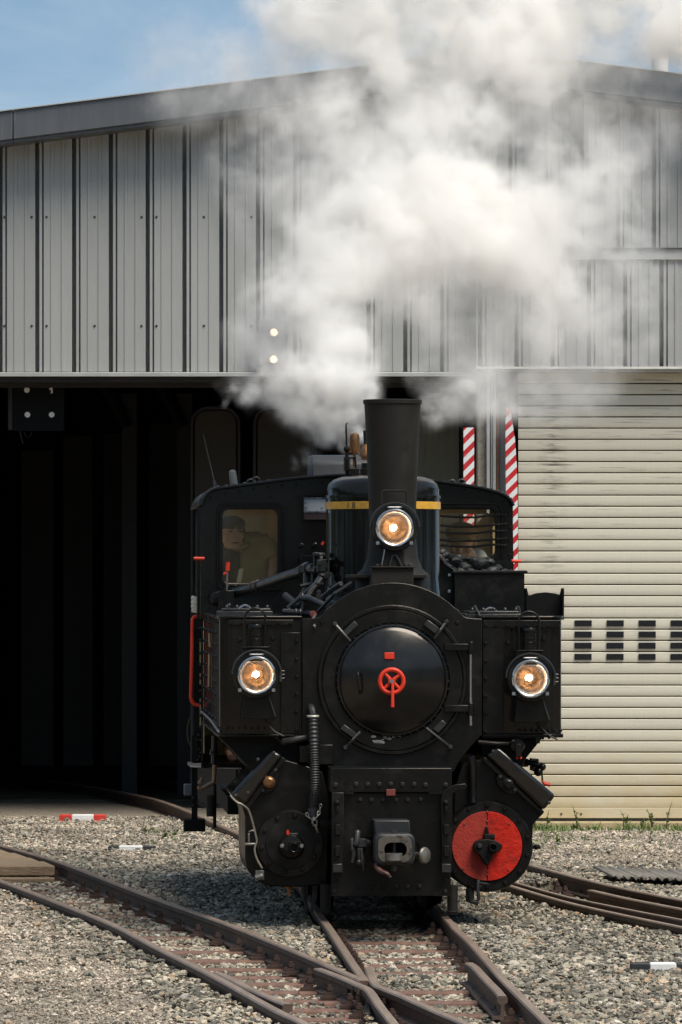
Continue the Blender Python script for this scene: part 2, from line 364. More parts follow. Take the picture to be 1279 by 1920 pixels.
# ================================================================== ground
GZ = -0.125
def ground_mat():
    m = bpy.data.materials.new('gravel_ground'); m.use_nodes = True; t = m.node_tree; L = t.links.new; b = t.nodes['Principled BSDF']
    g = t.nodes.new('ShaderNodeNewGeometry')
    def nse(s, d=6, r=.6):
        n = t.nodes.new('ShaderNodeTexNoise'); n.inputs['Scale'].default_value = s; n.inputs['Detail'].default_value = d; n.inputs['Roughness'].default_value = r; L(g.outputs['Position'], n.inputs[0]); return n
    v = t.nodes.new('ShaderNodeTexVoronoi'); v.inputs['Scale'].default_value = 55; L(g.outputs['Position'], v.inputs['Vector'])
    v2 = t.nodes.new('ShaderNodeTexVoronoi'); v2.inputs['Scale'].default_value = 120; L(g.outputs['Position'], v2.inputs['Vector'])
    cr = t.nodes.new('ShaderNodeValToRGB'); e = cr.color_ramp.elements; e[0].color = (.13, .115, .095, 1); e[1].color = (.56, .48, .39, 1); e[1].position = .95
    x = e.new(.45); x.color = (.36, .31, .25, 1)
    hs = t.nodes.new('ShaderNodeSeparateColor'); L(v2.outputs['Color'], hs.inputs[0]); L(hs.outputs[0], cr.inputs[0])
    n = nse(.55, 5); r = t.nodes.new('ShaderNodeMapRange'); r.inputs[1].default_value = .35; r.inputs[2].default_value = .65; L(n.outputs[0], r.inputs[0])
    mx = t.nodes.new('ShaderNodeMix'); mx.data_type = 'RGBA'; mx.blend_type = 'MULTIPLY'; mx.inputs[0].default_value = .55
    tint = t.nodes.new('ShaderNodeMix'); tint.data_type = 'RGBA'; L(r.outputs[0], tint.inputs[0]); tint.inputs[6].default_value = (.62, .62, .56, 1); tint.inputs[7].default_value = (1.0, .9, .76, 1)
    L(cr.outputs[0], mx.inputs[6]); L(tint.outputs[2], mx.inputs[7]); ca = t.nodes.new('ShaderNodeAttribute'); ca.attribute_name = 'coarse'; cm_ = t.nodes.new('ShaderNodeMix'); cm_.data_type = 'RGBA'; cm_.blend_type = 'MULTIPLY'; L(ca.outputs['Fac'], cm_.inputs[0]); L(mx.outputs[2], cm_.inputs[6]); cm_.inputs[7].default_value = (.34, .34, .31, 1); L(cm_.outputs[2], b.inputs[0]); b.inputs['Roughness'].default_value = .95
    bp = t.nodes.new('ShaderNodeBump'); bp.inputs['Strength'].default_value = .9; bp.inputs['Distance'].default_value = .02; L(v.outputs['Distance'], bp.inputs['Height'])
    bq = t.nodes.new('ShaderNodeBump'); bq.inputs['Strength'].default_value = .8; bq.inputs['Distance'].default_value = .01; L(v2.outputs['Distance'], bq.inputs['Height']); L(bp.outputs[0], bq.inputs['Normal'])
    L(bq.outputs[0], b.inputs['Normal']); return m
M['ground'] = ground_mat()

# ================================================================== rails
RAILS = []          # polylines kept for laying ballast around them
SLEEPERS = []
def rail_mesh(pts, ext=None, top=0.0, h=.12, head=.052, foot=.1):
    """flat-bottomed rail swept along ground points; second material on the running surface"""
    P = catmull([Vector((p.x, p.y, 0)) for p in pts], 6); bm = bmesh.new(); ring = []
    prof = [(-head * .5, -.034), (-head * .5, -.008), (-head * .38, 0), (head * .38, 0), (head * .5, -.008), (head * .5, -.034), (.009, -.045), (.009, -h + .022), (foot / 2, -h + .012), (foot / 2, -h), (-foot / 2, -h), (-foot / 2, -h + .012), (-.009, -h + .022), (-.009, -.045)]
    for i, p in enumerate(P):
        d = (P[min(i + 1, len(P) - 1)] - P[max(i - 1, 0)]).normalized(); s = Vector((d.y, -d.x, 0))
        ring.append([bm.verts.new((p.x + s.x * a, p.y + s.y * a, top + z)) for a, z in prof])
    n = len(prof)
    for a, b in zip(ring, ring[1:]):
        for k in range(n):
            f = bm.faces.new((a[k], a[(k + 1) % n], b[(k + 1) % n], b[k])); f.material_index = 1 if k in (1, 2, 3) else 0
    bm.faces.new(ring[0]); bm.faces.new(ring[-1][::-1])
    RAILS.append([(p.x, p.y) for p in P])
    return bm
def rail(name, pts, parent, label=None, **k):
    b = B(); b.bm.free(); b.bm = rail_mesh(pts, **k)
    o = b.done(name, [M['railside'], M['railtop']], parent, angle=30)
    if label: o['label'] = label
    return o
def gp(*uv): return [G(u, v) for u, v in uv]
def at_y(poly, y):
    for a, b in zip(poly, poly[1:]):
        if (a[1] - y) * (b[1] - y) <= 0 and a[1] != b[1]:
            t = (y - a[1]) / (b[1] - a[1]); return a[0] + t * (b[0] - a[0])
    return None
tA = empty('narrow_gauge_track', G(720, 1720), 'rusty narrow gauge track that the black locomotive stands on, with crossing in front', 'railway track')
tB = empty('narrow_gauge_track', G(200, 1700), 'rusty narrow gauge track curving in from the wooden crossing at the left', 'railway track')
tC = empty('narrow_gauge_track', G(1150, 1680), 'dark switch track with paired rails beside the cream shutter', 'railway track')
for t in (tA, tB, tC): t['group'] = 'narrow gauge tracks in the yard'
def under(parent, o):                     # keep world place when the thing's empty is not at the origin
    o.matrix_parent_inverse = Matrix.Translation(-parent.location); return o
rA = rail('rail', gp((40, 1457), (112, 1465), (180, 1475), (250, 1488), (310, 1503), (400, 1540), (515, 1600), (604, 1718), (640, 1770), (661, 1802), (686, 1838)), tA, top=-.004)
rA2 = rail('rail', gp((210, 1447), (300, 1460), (390, 1478), (480, 1502), (600, 1550), (745, 1630), (837, 1720), (855, 1740), (890, 1773), (940, 1830), (990, 1880), (1030, 1919), (1075, 1970)), tA)
wA = rail('wing_rail', gp((597, 1815), (640, 1831), (672, 1845), (686, 1851), (696, 1859), (712, 1883), (740, 1919), (775, 1970)), tA, label='rail bent at the crossing nose, running on towards the front')
wA2 = rail('wing_rail', gp((692, 1812), (697, 1828), (706, 1845), (722, 1853), (752, 1865), (790, 1882), (840, 1904), (880, 1921), (990, 1975)), tA, label='rail with a flared end beside the crossing nose')
ck = rail('check_rail', gp((880, 1806), (892, 1814), (905, 1828), (920, 1844), (933, 1857), (943, 1869)), tA, label='short curved check rail inside the right running rail', top=.004)
rB = rail('rail', gp((-200, 1524), (-90, 1556), (0, 1583), (106, 1613), (213, 1653), (300, 1686), (433, 1733), (566, 1787), (640, 1819), (684, 1838)), tB, top=-.002)
rB2 = rail('rail', gp((-300, 1553), (-200, 1585), (-90, 1620), (0, 1650), (106, 1690), (213, 1733), (300, 1778), (406, 1831), (513, 1890), (576, 1920), (690, 1985)), tB)
ckB = rail('check_rail', gp((407, 1818), (425, 1826), (470, 1848), (515, 1868), (540, 1878)), tB, top=-.012, label='short rusty check rail beside the near running rail')
C1 = rail('rail', gp((860, 1585), (995, 1621), (1093, 1647), (1180, 1667), (1300, 1691), (1400, 1712)), tC)
C2 = rail('rail', gp((850, 1627), (961, 1661), (1060, 1690), (1170, 1715), (1300, 1742), (1400, 1765)), tC, head=.045)
C3 = rail('point_blade', gp((966, 1654), (1060, 1680), (1170, 1703), (1300, 1728), (1400, 1748)), tC, head=.038, label='tapered point blade lying against the near rail')
C4 = rail('point_blade', gp((1108, 1660), (1180, 1676), (1300, 1699), (1400, 1719)), tC, head=.05, top=-.03, label='tapered point blade against the far rail')
for o in (rA, rA2, wA, wA2, ck): under(tA, o)
for o in (rB, rB2, ckB): under(tB, o)
for o in (C1, C2, C3, C4): under(tC, o)
PR = {k: RAILS[i] for i, k in enumerate(('A', 'A2', 'wA', 'wA2', 'ck', 'B', 'B2', 'ckB', 'C1', 'C2', 'C3', 'C4'))}
def full(*names):
    p = []
    for n in names: p += PR[n]
    return p

# sleepers: pressed steel troughs, one mesh shared
sb = B().prism([(-.5, 0), (.5, 0), (.5, -.012), (-.5, -.012)], -.05, .05)
sb.bm.clear()
sb.prism([(-.065, -.01), (-.045, 0), (.045, 0), (.065, -.01), (.085, -.085), (-.085, -.085)], -.5, .5)
sl0 = sb.done('sleeper', M['rust'], bevel=.004); SLM = sl0.data
for v in SLM.vertices: v.co = (v.co.y, v.co.x, v.co.z)          # long side along x
SLM.flip_normals()
bpy.data.objects.remove(sl0)
clb = B().box(-.05, .05, -.045, .045, 0, .018).box(-.02, .03, -.025, .025, .018, .04).cyl((0, 0, .03), (0, 0, .075), .013, n=6).lathe([(.022, .045), (.022, .062), (0, .062)], (0, 0, 0), (0, 0, 1), 6)
cl0 = clb.done('rail_clip', M['clip']); CLM = cl0.data; bpy.data.objects.remove(cl0)
def put(me, name, parent, loc, rz=0, sc=(1, 1, 1), mod=0):
    o = bpy.data.objects.new(name, me); COL.objects.link(o); o.parent = parent
    o.location = Vector(loc) - parent.location; o.rotation_euler = (0, 0, rz); o.scale = sc; return o
def sleepers(parent, ys, left, right, ang, el=.13, er=.13, z=-.118, clips=True):
    for y in ys:
        a, b = at_y(left, y), at_y(right, y)
        if a is None or b is None: continue
        y2 = y + random.uniform(-.03, .03); rz = ang + random.uniform(-.012, .012)
        L_ = b - a + el + er; c = (a - el + b + er) / 2
        put(SLM, 'sleeper', parent, (c, y2, z + random.uniform(-.006, .006)), rz, (L_, 1, 1))
        SLEEPERS.append((a - el, b + er, y2, rz, c))
        if clips:
            for x, sgn in ((a, 1), (b, -1)):
                put(CLM, 'rail_clip', parent, (x + sgn * .075, y2 + rz * (x - c), z + .004), rz if sgn > 0 else rz + PI)
rowsA = [32.6, 31.95, 31.3, 30.75, 30.2, 28.7, 28.0, 27.3, 26.65, 26.0, 25.4]
sleepers(tA, [y for y in rowsA if y > 29.6], full('A'), PR['A2'], 0.03)
sleepers(tA, [y for y in rowsA if y <= 29.6], full('wA'), PR['A2'], 0.03)
sleepers(tA, [33.3, 34.0, 34.7, 35.4], full('A'), PR['A2'], 0.03)
rowsB = [31.75, 31.0, 30.4, 29.9, 29.3, 28.7, 28.15, 27.55, 26.95, 26.3, 25.7]
sleepers(tB, [y for y in rowsB if y > 29], PR['B2'], PR['B'], -.0)
sleepers(tB, [y for y in rowsB if y <= 29], PR['B2'], full('wA'), -.0, er=.05)
sleepers(tB, [32.5 + .68 * k for k in range(12)], PR['B2'], PR['B'], .0, z=-.128)
sleepers(tC, [32.6 + .65 * k for k in range(7)], PR['C2'], PR['C1'], .1)
# fish-plated blocks between crossing rails
for u, v in ((622, 1832), (628, 1836), (655, 1850), (664, 1856), (672, 1862)):
    p = G(u, v, -.03); put(CLM, 'rail_clip', tA, (p.x, p.y, -.085), .2, (.6, .6, 1))
for u, v in ((1000, 1640), (1020, 1650), (1045, 1660), (1060, 1668), (985, 1637)):
    p = G(u, v, -.06); put(CLM, 'rail_clip', tC, (p.x, p.y, -.11), .2)

# ================================================================== ground sheet, shaped round the track beds
def _segs():
    o = []
    for pl in RAILS:
        a = np.array(pl); o.append(np.concatenate([a[:-1], a[1:]], 1))
    return np.concatenate(o)
SEGS = _segs()
def rail_dist(x, y):
    out = np.full(len(x), 9.0)
    for x0, y0, x1, y1 in SEGS:
        dx, dy = x1 - x0, y1 - y0; t = np.clip(((x - x0) * dx + (y - y0) * dy) / (dx * dx + dy * dy + 1e-9), 0, 1)
        out = np.minimum(out, np.hypot(x - x0 - t * dx, y - y0 - t * dy))
    return out
def sample(pl, y):
    a = np.array(pl); o = np.argsort(a[:, 1]); return np.interp(y, a[o, 1], a[o, 0])
def inside_tracks(x, y, m=0.0):
    inA = (x > sample([q for q in PR['A'] if q[1] < 60] + PR['wA'][20:], y) + m) & (x < sample(PR['A2'], y) - m); inB = (x > sample(PR['B2'], y) + m) & (x < sample(PR['B'], y) - m) & (y < 42)
    inC = (x > sample(PR['C2'], y) + m) & (x < sample(PR['C1'], y) - m) & (y < 38)
    return inA | inB | inC
def ground_z(x, y, d=None):
    d = rail_dist(x, y) if d is None else d
    n = np.array([mnoise.noise((a * 1.5, b * 1.5, 5.)) + .5 * mnoise.noise((a * 4, b * 4, 9.)) for a, b in zip(x, y)])
    z = -.088 + .03 * np.clip(1 - d / .55, 0, 1) + n * .011
    z = np.where(inside_tracks(x, y), -.148 + n * .006, z)
    z = np.where(y > 46.5, z + (-.115 - z) * np.clip((y - 46.5) / 2, 0, 1), z)
    return np.where(x > .9, z - .085 * np.clip((y - 45.6) / 2.4, 0, 1), z)
gx, gy = np.linspace(-6, 6, 171), np.linspace(22, 54, 400)
GX, GY = np.meshgrid(gx, gy); zz = ground_z(GX.ravel(), GY.ravel())
me = bpy.data.meshes.new('ground'); nx, ny = len(gx), len(gy)
vv = [tuple(q) for q in np.stack([GX.ravel(), GY.ravel(), zz], 1)]
ff = [(j * nx + i, j * nx + i + 1, (j + 1) * nx + i + 1, (j + 1) * nx + i) for j in range(ny - 1) for i in range(nx - 1)]
k0 = len(vv); vv += [(-400, -400, -.26), (400, -400, -.26), (400, 900, -.26), (-400, 900, -.26)]; ff.append((k0, k0 + 1, k0 + 2, k0 + 3))
me.from_pydata(vv, [], ff); me.shade_smooth()
def coarse_mask(x, y, d):
    lump = np.array([mnoise.noise((a * .8, b * .8, 2.0)) for a, b in zip(x, y)])
    c = np.clip(1.25 - (d - .45) * 1.1 + lump * .8, 0, 1)
    c = np.where((x > -.2) & (y < 35), 1.0, c); c = np.where(y > 41 + .8 * lump, c * .22, c)
    return np.where((x < -.72 - (y - 26) * .135 + .22 * lump) & (y < 36) & ~inside_tracks(x, y), c * .05, c)
at_ = me.attributes.new('coarse', 'FLOAT', 'POINT'); cm = coarse_mask(GX.ravel(), GY.ravel(), rail_dist(GX.ravel(), GY.ravel())); at_.data.foreach_set('value', np.concatenate([cm, [0, 0, 0, 0]]).astype(np.float32)); me.materials.append(M['ground']); o = bpy.data.objects.new('ground', me); COL.objects.link(o); tag(o, kind='structure')

# ================================================================== loose ballast
def stones():
    rng = np.random.default_rng(3)
    base = []
    bm = bmesh.new(); bmesh.ops.create_icosphere(bm, subdivisions=1, radius=1); V = np.array([v.co[:] for v in bm.verts]); F = np.array([[v.index for v in f.verts] for f in bm.faces]); bm.free()
    for i in range(14):
        q = V * rng.uniform(.5, 1.22, (12, 1)); q = q * rng.uniform((.75, .6, .42), (1.25, 1.0, .75)); base.append(q)
    base = np.array(base); bo = np.array([[1, 0, 0], [-1, 0, 0], [0, 1, 0], [0, -1, 0], [0, 0, 1], [0, 0, -1]], float); FO = np.array([[0, 2, 4], [2, 1, 4], [1, 3, 4], [3, 0, 4], [2, 0, 5], [1, 2, 5], [3, 1, 5], [0, 3, 5]])
    baseo = np.array([(bo * rng.uniform(.7, 1.2, (6, 1)) + rng.normal(0, .2, (6, 3))) * rng.uniform((.8, .65, .5), (1.25, 1, .8)) for _ in range(14)])
    def make(name, n, size, sig, fine, seed):
        r = np.random.default_rng(seed)
        y = np.sqrt(r.uniform(24.8 ** 2, 49.3 ** 2, n * 2)); x = (r.uniform(-.074, .082, n * 2)) * y
        # coarse ballast along the tracks, fine sandy gravel away from them
        d = rail_dist(x, y)
        coarse = coarse_mask(x, y, d)
        keep = r.uniform(0, 1, len(x)) < (np.clip(1 - coarse * .85, .12, 1) if fine else .03 + .97 * coarse)
        keep &= d > (.052 if not fine else .03)
        x, y, d = x[keep][:n], y[keep][:n], d[keep][:n]
        sz = size * np.exp(r.normal(0, sig, len(x))); sz = np.clip(sz, size * .42, size * 2.4)
        if not fine: sz *= np.where((y < 31) & (x > .2), 1.12, 1.0)
        z = ground_z(x, y, d) + r.uniform(-.008, .014, len(x)) + (0 if fine else .006)
        k = np.ones(len(x), bool)
        for a, b, yy, rz, c in SLEEPERS:
            on = (x > a) & (x < b) & (np.abs(y - yy - rz * (x - c)) < .085)
            k &= ~(on & (r.uniform(0, 1, len(x)) < (.93 if yy < 32.4 else .6)))
        x, y, z, sz = x[k], y[k], z[k], sz[k]; n_ = len(x)
        kind = r.integers(0, 14, n_); bs, F_ = (baseo, FO) if fine else (base, F); nv = bs.shape[1]; P = bs[kind] * sz[:, None, None]
        a = r.uniform(0, 2 * PI, n_); tl = r.normal(0, .35, n_); ca, sa, ct, st = np.cos(a), np.sin(a), np.cos(tl), np.sin(tl)
        X, Yy, Z = P[..., 0], P[..., 1], P[..., 2]
        Y2 = Yy * ct[:, None] - Z * st[:, None]; Z2 = Yy * st[:, None] + Z * ct[:, None]
        X3 = X * ca[:, None] - Y2 * sa[:, None]; Y3 = X * sa[:, None] + Y2 * ca[:, None]
        co = np.stack([X3 + x[:, None], Y3 + y[:, None], Z2 + z[:, None]], -1).reshape(-1, 3)
        fc = (F_[None] + nv * np.arange(n_)[:, None, None]).reshape(-1)
        me = bpy.data.meshes.new(name); me.vertices.add(len(co)); me.vertices.foreach_set('co', co.astype(np.float32).ravel())
        nf = len(fc) // 3; me.loops.add(len(fc)); me.loops.foreach_set('vertex_index', fc.astype(np.int32)); me.polygons.add(nf)
        me.polygons.foreach_set('loop_start', np.arange(0, nf * 3, 3, dtype=np.int32)); me.update(calc_edges=True); me.validate()
        me.polygons.foreach_set('use_smooth', np.zeros(nf, bool))
        o = bpy.data.objects.new(name, me); COL.objects.link(o); return o
    def stone_mat(name, stops):
        m = bpy.data.materials.new(name); m.use_nodes = True; t = m.node_tree; L = t.links.new; b = t.nodes['Principled BSDF']
        g = t.nodes.new('ShaderNodeNewGeometry'); cr = t.nodes.new('ShaderNodeValToRGB'); cr.color_ramp.interpolation = 'LINEAR'
        e = cr.color_ramp.elements
        e[0].position = stops[0][0]; e[0].color = (*stops[0][1], 1); e[1].position = stops[-1][0]; e[1].color = (*stops[-1][1], 1)
        for p, c in stops[1:-1]: e.new(p).color = (*c, 1)
        L(g.outputs['Random Per Island'], cr.inputs[0])
        n = t.nodes.new('ShaderNodeTexNoise'); n.inputs['Scale'].default_value = 90; n.inputs['Detail'].default_value = 4; L(g.outputs['Position'], n.inputs[0])
        h = t.nodes.new('ShaderNodeHueSaturation'); r = t.nodes.new('ShaderNodeMapRange'); r.inputs[1].default_value = .3; r.inputs[2].default_value = .7; r.inputs[3].default_value = .7; r.inputs[4].default_value = 1.25
        
        n2 = t.nodes.new('ShaderNodeTexNoise'); n2.inputs['Scale'].default_value = 1.1; n2.inputs['Detail'].default_value = 5; L(g.outputs['Position'], n2.inputs[0])
        r2 = t.nodes.new('ShaderNodeMapRange'); r2.inputs[1].default_value = .36; r2.inputs[2].default_value = .6; r2.inputs[3].default_value = .62; r2.inputs[4].default_value = 1.1; L(n2.outputs[0], r2.inputs[0])
        mm = t.nodes.new('ShaderNodeMath'); mm.operation = 'MULTIPLY'; L(r2.outputs[0], mm.inputs[1]); L(r.outputs[0], mm.inputs[0])
        L(n.outputs[0], r.inputs[0]); L(mm.outputs[0], h.inputs['Value']); L(cr.outputs[0], h.inputs['Color']); L(h.outputs[0], b.inputs[0]); b.inputs['Roughness'].default_value = .8
        return m
    o = make('ballast', 96000, .0138, .45, False, 5)
    o.data.materials.append(stone_mat('ballast_stone', [(0, (.05, .047, .037)), (.2, (.135, .125, .097)), (.45, (.25, .224, .17)), (.68, (.36, .312, .235)), (.86, (.48, .42, .32)), (.93, (.36, .23, .13)), (1, (.6, .56, .49))]))
    tag(o, 'grey green crushed stone ballast lying around the tracks', 'ballast', kind='stuff')
    o = make('gravel', 90000, .0092, .4, True, 9)
    o.data.materials.append(stone_mat('fine_gravel_stone', [(0, (.13, .108, .083)), (.3, (.33, .275, .21)), (.6, (.5, .415, .315)), (.85, (.6, .5, .39)), (1, (.7, .61, .5))]))
    tag(o, 'fine beige gravel of the yard', 'gravel', kind='stuff')
stones()

# ================================================================== things lying on the ground
pl = empty('plank_crossing', G(0, 1610), 'weathered wooden boards laid between the rails at the left edge', 'crossing')
b0 = G(88, 1612, .0); 
for k in range(4):
    y0 = 39.25 + k * .62
    xr = at_y(PR['B'], y0 + .1) - .07; xl = at_y(PR['B2'], y0 + .1) + .09
    xr2 = at_y(PR['B'], y0 + .6) - .07; xl2 = (at_y(PR['B2'], y0 + .6) or xl - .1) + .09
    o = B().slab([(xl, y0), (xr, y0), (xr2, y0 + .6), (xl2, y0 + .6)], -.09, -.012 - .004 * (k % 2)).done('plank', M['wood'], pl, bevel=.01); under(pl, o)
o = B().box(at_y(PR['B2'], 39.2) + .1, at_y(PR['B'], 39.2) - .1, 39.12, 39.235, -.17, -.095).done('bearer', M['wood'], pl, bevel=.01); under(pl, o)

def marker(u0, u1, v, name, label, cols, cat='ground marker', z=-.075, r=.024):
    a, b = G(u0, v, z), G(u1, v, z); e = empty(name, ((a + b) / 2), label, cat, 0, 'painted markers lying in the gravel'); L_ = b.x - a.x; x = -L_ / 2
    for k, (f, m) in enumerate(cols):
        o = B().prism(rrect(x, x + L_ * f, -.05, r, .012), -.05, .05).done('painted_section', M[m], e, bevel=.006); x += L_ * f
marker(112, 199, 1532, 'clearance_marker', 'red and white clearance bar half sunk in gravel before the dark doorway', [(.27, 'markred'), (.47, 'white'), (.26, 'markred')])
marker(204, 293, 1591, 'clearance_marker', 'black and white clearance bar in gravel, nearer the curved rail', [(.22, 'markblack'), (.5, 'white'), (.28, 'markblack')])
marker(1182, 1300, 1819, 'clearance_marker', 'black and white clearance bar at the lower right, in coarse stones', [(.31, 'markblack'), (.42, 'white'), (.27, 'markblack')], r=.042)
# corrugated sheet beyond the right track
sh = B(); n = 60; a, c = G(1105, 1642, -.03), G(1330, 1652, -.03)
top = [sh.bm.verts.new((a.x + (c.x + .25 - a.x) * i / n + .05, a.y + .55 + (c.y - a.y) * i / n, -.0 + .012 * math.sin(i * 1.9))) for i in range(n + 1)]
bot = [sh.bm.verts.new((a.x + .16 + (c.x + .25 - a.x) * i / n, a.y - .25 + (c.y - a.y) * i / n, -.03 + .016 * math.sin(i * 1.9))) for i in range(n + 1)]
for i in range(n): sh.bm.faces.new((top[i], top[i + 1], bot[i + 1], bot[i]))
o = sh.done('corrugated_sheet', mat('weathered_sheet', (.2, .185, .16), .7, metal=.2, var=.3, vscale=8, dirt=(.08, .06, .04), dscale=8), label='weathered grey corrugated sheet on the gravel beside the switch track', cat='metal sheet')
so = o.modifiers.new('thickness', 'SOLIDIFY'); so.thickness = .006

# ================================================================== engine shed
YW = 49.0
shed = empty('engine_shed', (0, YW, 0), 'large grey metal-clad engine shed with wide open doorway and pitched roof', 'building')
def sp(u, v, Y=YW): p = W(u, v, Y); return p.x, p.z
def child(o, parent): o.parent = parent; o.matrix_parent_inverse = Matrix.Translation(-parent.location); return o
def clad_mesh(wd, zb, zt_l, zt_r):
    """one trapezoid-profile sheet; x from 0 to wd; dark deep joint at its left"""
    s = wd / 69.0
    pr = [(0, .0), (0, .16), (8, .16), (8, .0), (13, 0), (13.2, .07), (16, .07), (16.2, 0), (29, 0), (29.6, -.008), (35, -.008), (35.6, 0), (49, 0), (49.6, -.008), (55, -.008), (55.6, 0), (69, 0)]
    bm = bmesh.new(); lo = []; hi = []
    for x, y in pr:
        f = x / 69; lo.append(bm.verts.new((x * s, y, zb))); hi.append(bm.verts.new((x * s, y, zt_l + (zt_r - zt_l) * f)))
    for i in range(len(pr) - 1): bm.faces.new((lo[i], lo[i + 1], hi[i + 1], hi[i]))
    b = B(); b.bm.free(); b.bm = bm; return b
def roof_v(u): return 210 - .1257 * u if u < 920 else 94.4 + (u - 920) * .1265
def clad(u0, u1, vb, Y, vt=None, step=69.0, uu=None):
    u = u0
    while u < u1 - 1:
        wpx = min(step, u1 - u); x0, zb = sp(u, vb, Y); x1, _ = sp(u + wpx, vb, Y)
        zl = sp(u, (vt if vt else roof_v(u) + 30), Y)[1]; zr = sp(u + wpx, (vt if vt else roof_v(u + wpx) + 30), Y)[1]
        o = clad_mesh(x1 - x0, zb, zl, zr).done('cladding_sheet', M['clad'], angle=20)
        o.location = (x0, Y, 0); child(o, shed); u += step
clad(-140.5 - 69 * 13, 895, 697, YW)
clad(895 - 9, 2190, 466, YW, step=67.4)
clad(897, 1279 + 240, 687, YW - .28, vt=487, step=68)
# dots of the fixing screws
b = B()
for v in (407, 611):
    for u in (9, 60, 88, 178, 266, 294, 383, 472):
        x, z = sp(u, v); b.bolt((x, YW - .001, z), .012, .008, n=6)
b = b.done('fixing_screws', M['darksteel'], kind='stuff'); child(b, shed)
def sbox(name, u0, u1, v0, v1, Ya, Yb, m, bevel=.004, label=None, parent=None):
    x0, z1 = sp(u0, v0, Ya); x1, z0 = sp(u1, v1, Ya)
    o = B().box(x0, x1, Ya, Yb, z0, z1).done(name, m, bevel=bevel, label=label); child(o, parent or shed); return o
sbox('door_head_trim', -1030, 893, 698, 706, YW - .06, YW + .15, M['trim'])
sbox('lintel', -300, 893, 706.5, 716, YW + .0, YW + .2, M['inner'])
sbox('box_end_cheek', 893, 896.6, 487, 688, YW - .28, YW + .08, M['trim'])
sbox('ledge_flashing', 893, 1520, 467, 487, YW - .31, YW + .1, M['trim'])
sbox('ledge_gutter_lip', 893, 1520, 464, 467, YW - .33, YW + .1, M['darksteel'], bevel=.002)
sbox('box_bottom_trim', 893, 1520, 687.5, 692.5, YW - .30, YW + .05, mat('white_trim', (.62, .6, .55), .5, var=.1))
sbox('box_soffit', 897, 1520, 693, 697, YW - .27, YW + .2, M['trim'])
# roof edge boards and roof planes
YF = YW - .42
def fasc(u0, u1, name='fascia_board'):
    pts = [sp(u0, roof_v(u0), YF), sp(u1, roof_v(u1), YF), sp(u1, roof_v(u1) + 54, YF), sp(u0, roof_v(u0) + 54, YF)]
    o = B().prism(pts, YF, YF + .05).done(name, M['fascia'], bevel=.006); child(o, shed)
    pts = [sp(u0, roof_v(u0) + 54.3, YF), sp(u1, roof_v(u1) + 54.3, YF), sp(u1, roof_v(u1) + 60, YF), sp(u0, roof_v(u0) + 60, YF)]
    o = B().prism(pts, YF + .03, YW + .1).done('soffit_strip', M['fascia']); child(o, shed)
    pts = [sp(u0, roof_v(u0) - 2.5, YF), sp(u1, roof_v(u1) - 2.5, YF), sp(u1, roof_v(u1) - .5, YF), sp(u0, roof_v(u0) - .5, YF)]
    o = B().prism(pts, YF - .02, YF + .3).done('roof_edge_flashing', M['trim']); child(o, shed)
fasc(-1290, 24.3); fasc(25.6, 470); fasc(471, 919.3); fasc(920.6, 2195)
def roof(u0, u1):
    pts = [sp(u0, roof_v(u0) + .5, YF), sp(u1, roof_v(u1) + .5, YF), sp(u1, roof_v(u1) + 26, YF), sp(u0, roof_v(u0) + 26, YF)]
    o = B().prism(pts, YF + .06, YF + 22).done('roof', M['fascia']); child(o, shed)
roof(-1300, 919.5); roof(920.5, 2200)
# ridge cap with its foam closers
pts = [sp(u, v, YF) for u, v in ((832, 104), (838, 98), (858, 93), (895, 85), (920, 82), (945, 85), (975, 90), (985, 95), (986, 104), (920, 93.8))]
o = B().prism(pts, YF - .05, YF + .7).done('ridge_cap', M['trim'], bevel=.006); child(o, shed)
b = B()
for i in range(14):
    u = 828 + i * 4.6; x, z = sp(u, 103 - i * .9, YF - .05); b.box(x, x + .012, YF - .06, YF - .04, z - .01, z + .035 + .01 * (i % 3))
child(b.done('ridge_closer', M['fascia'], kind='stuff'), shed)
# walls, floor and lining of the hall
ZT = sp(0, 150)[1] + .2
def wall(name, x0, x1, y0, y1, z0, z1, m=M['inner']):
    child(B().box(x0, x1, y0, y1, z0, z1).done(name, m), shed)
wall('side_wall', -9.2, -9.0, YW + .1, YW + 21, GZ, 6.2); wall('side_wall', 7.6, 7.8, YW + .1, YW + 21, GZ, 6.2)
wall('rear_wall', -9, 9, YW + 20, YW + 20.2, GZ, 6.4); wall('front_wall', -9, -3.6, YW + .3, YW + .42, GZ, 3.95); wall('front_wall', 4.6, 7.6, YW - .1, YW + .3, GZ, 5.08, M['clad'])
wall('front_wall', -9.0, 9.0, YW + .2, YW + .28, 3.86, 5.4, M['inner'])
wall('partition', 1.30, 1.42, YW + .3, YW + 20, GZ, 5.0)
B().box(-9, 9, YW + 4.2, YW + 20, GZ - .03, GZ + .02).done('floor', mat('shed_floor', (.085, .072, .048), .9, var=.4, vscale=3, bump=.3, bscale=20), kind='structure')
# columns with braces inside the doorway
for u in (243, 347):
    x, z = sp(u, 1490, 53.5); o = B().box(x - .075, x + .075, 53.5, 53.65, GZ, 3.95).done('column', M['leafframe']); child(o, shed)
    x0, z0 = sp(u - 52, 714, 53.4); x1, z1 = sp(u - 4, 800, 53.4)
    o = B().tube([(x0, 53.4, z0), (x1, 53.4, z1)], .055, 4).done('brace', M['leafframe'], angle=20); child(o, shed)
for u0, u1, v0 in ((5, 70, 830), (88, 148, 800), (168, 232, 797), (258, 340, 778)):
    x0, z1 = sp(u0, v0, 51.5); x1, _ = sp(u1, v0, 51.5); o = B().box(x0, x1, 54.5, 54.56, GZ + .3, z1).done('lining_panel', mat('lining_panel', (.013, .0105, .008), .8, var=.2), bevel=.01); child(o, shed)

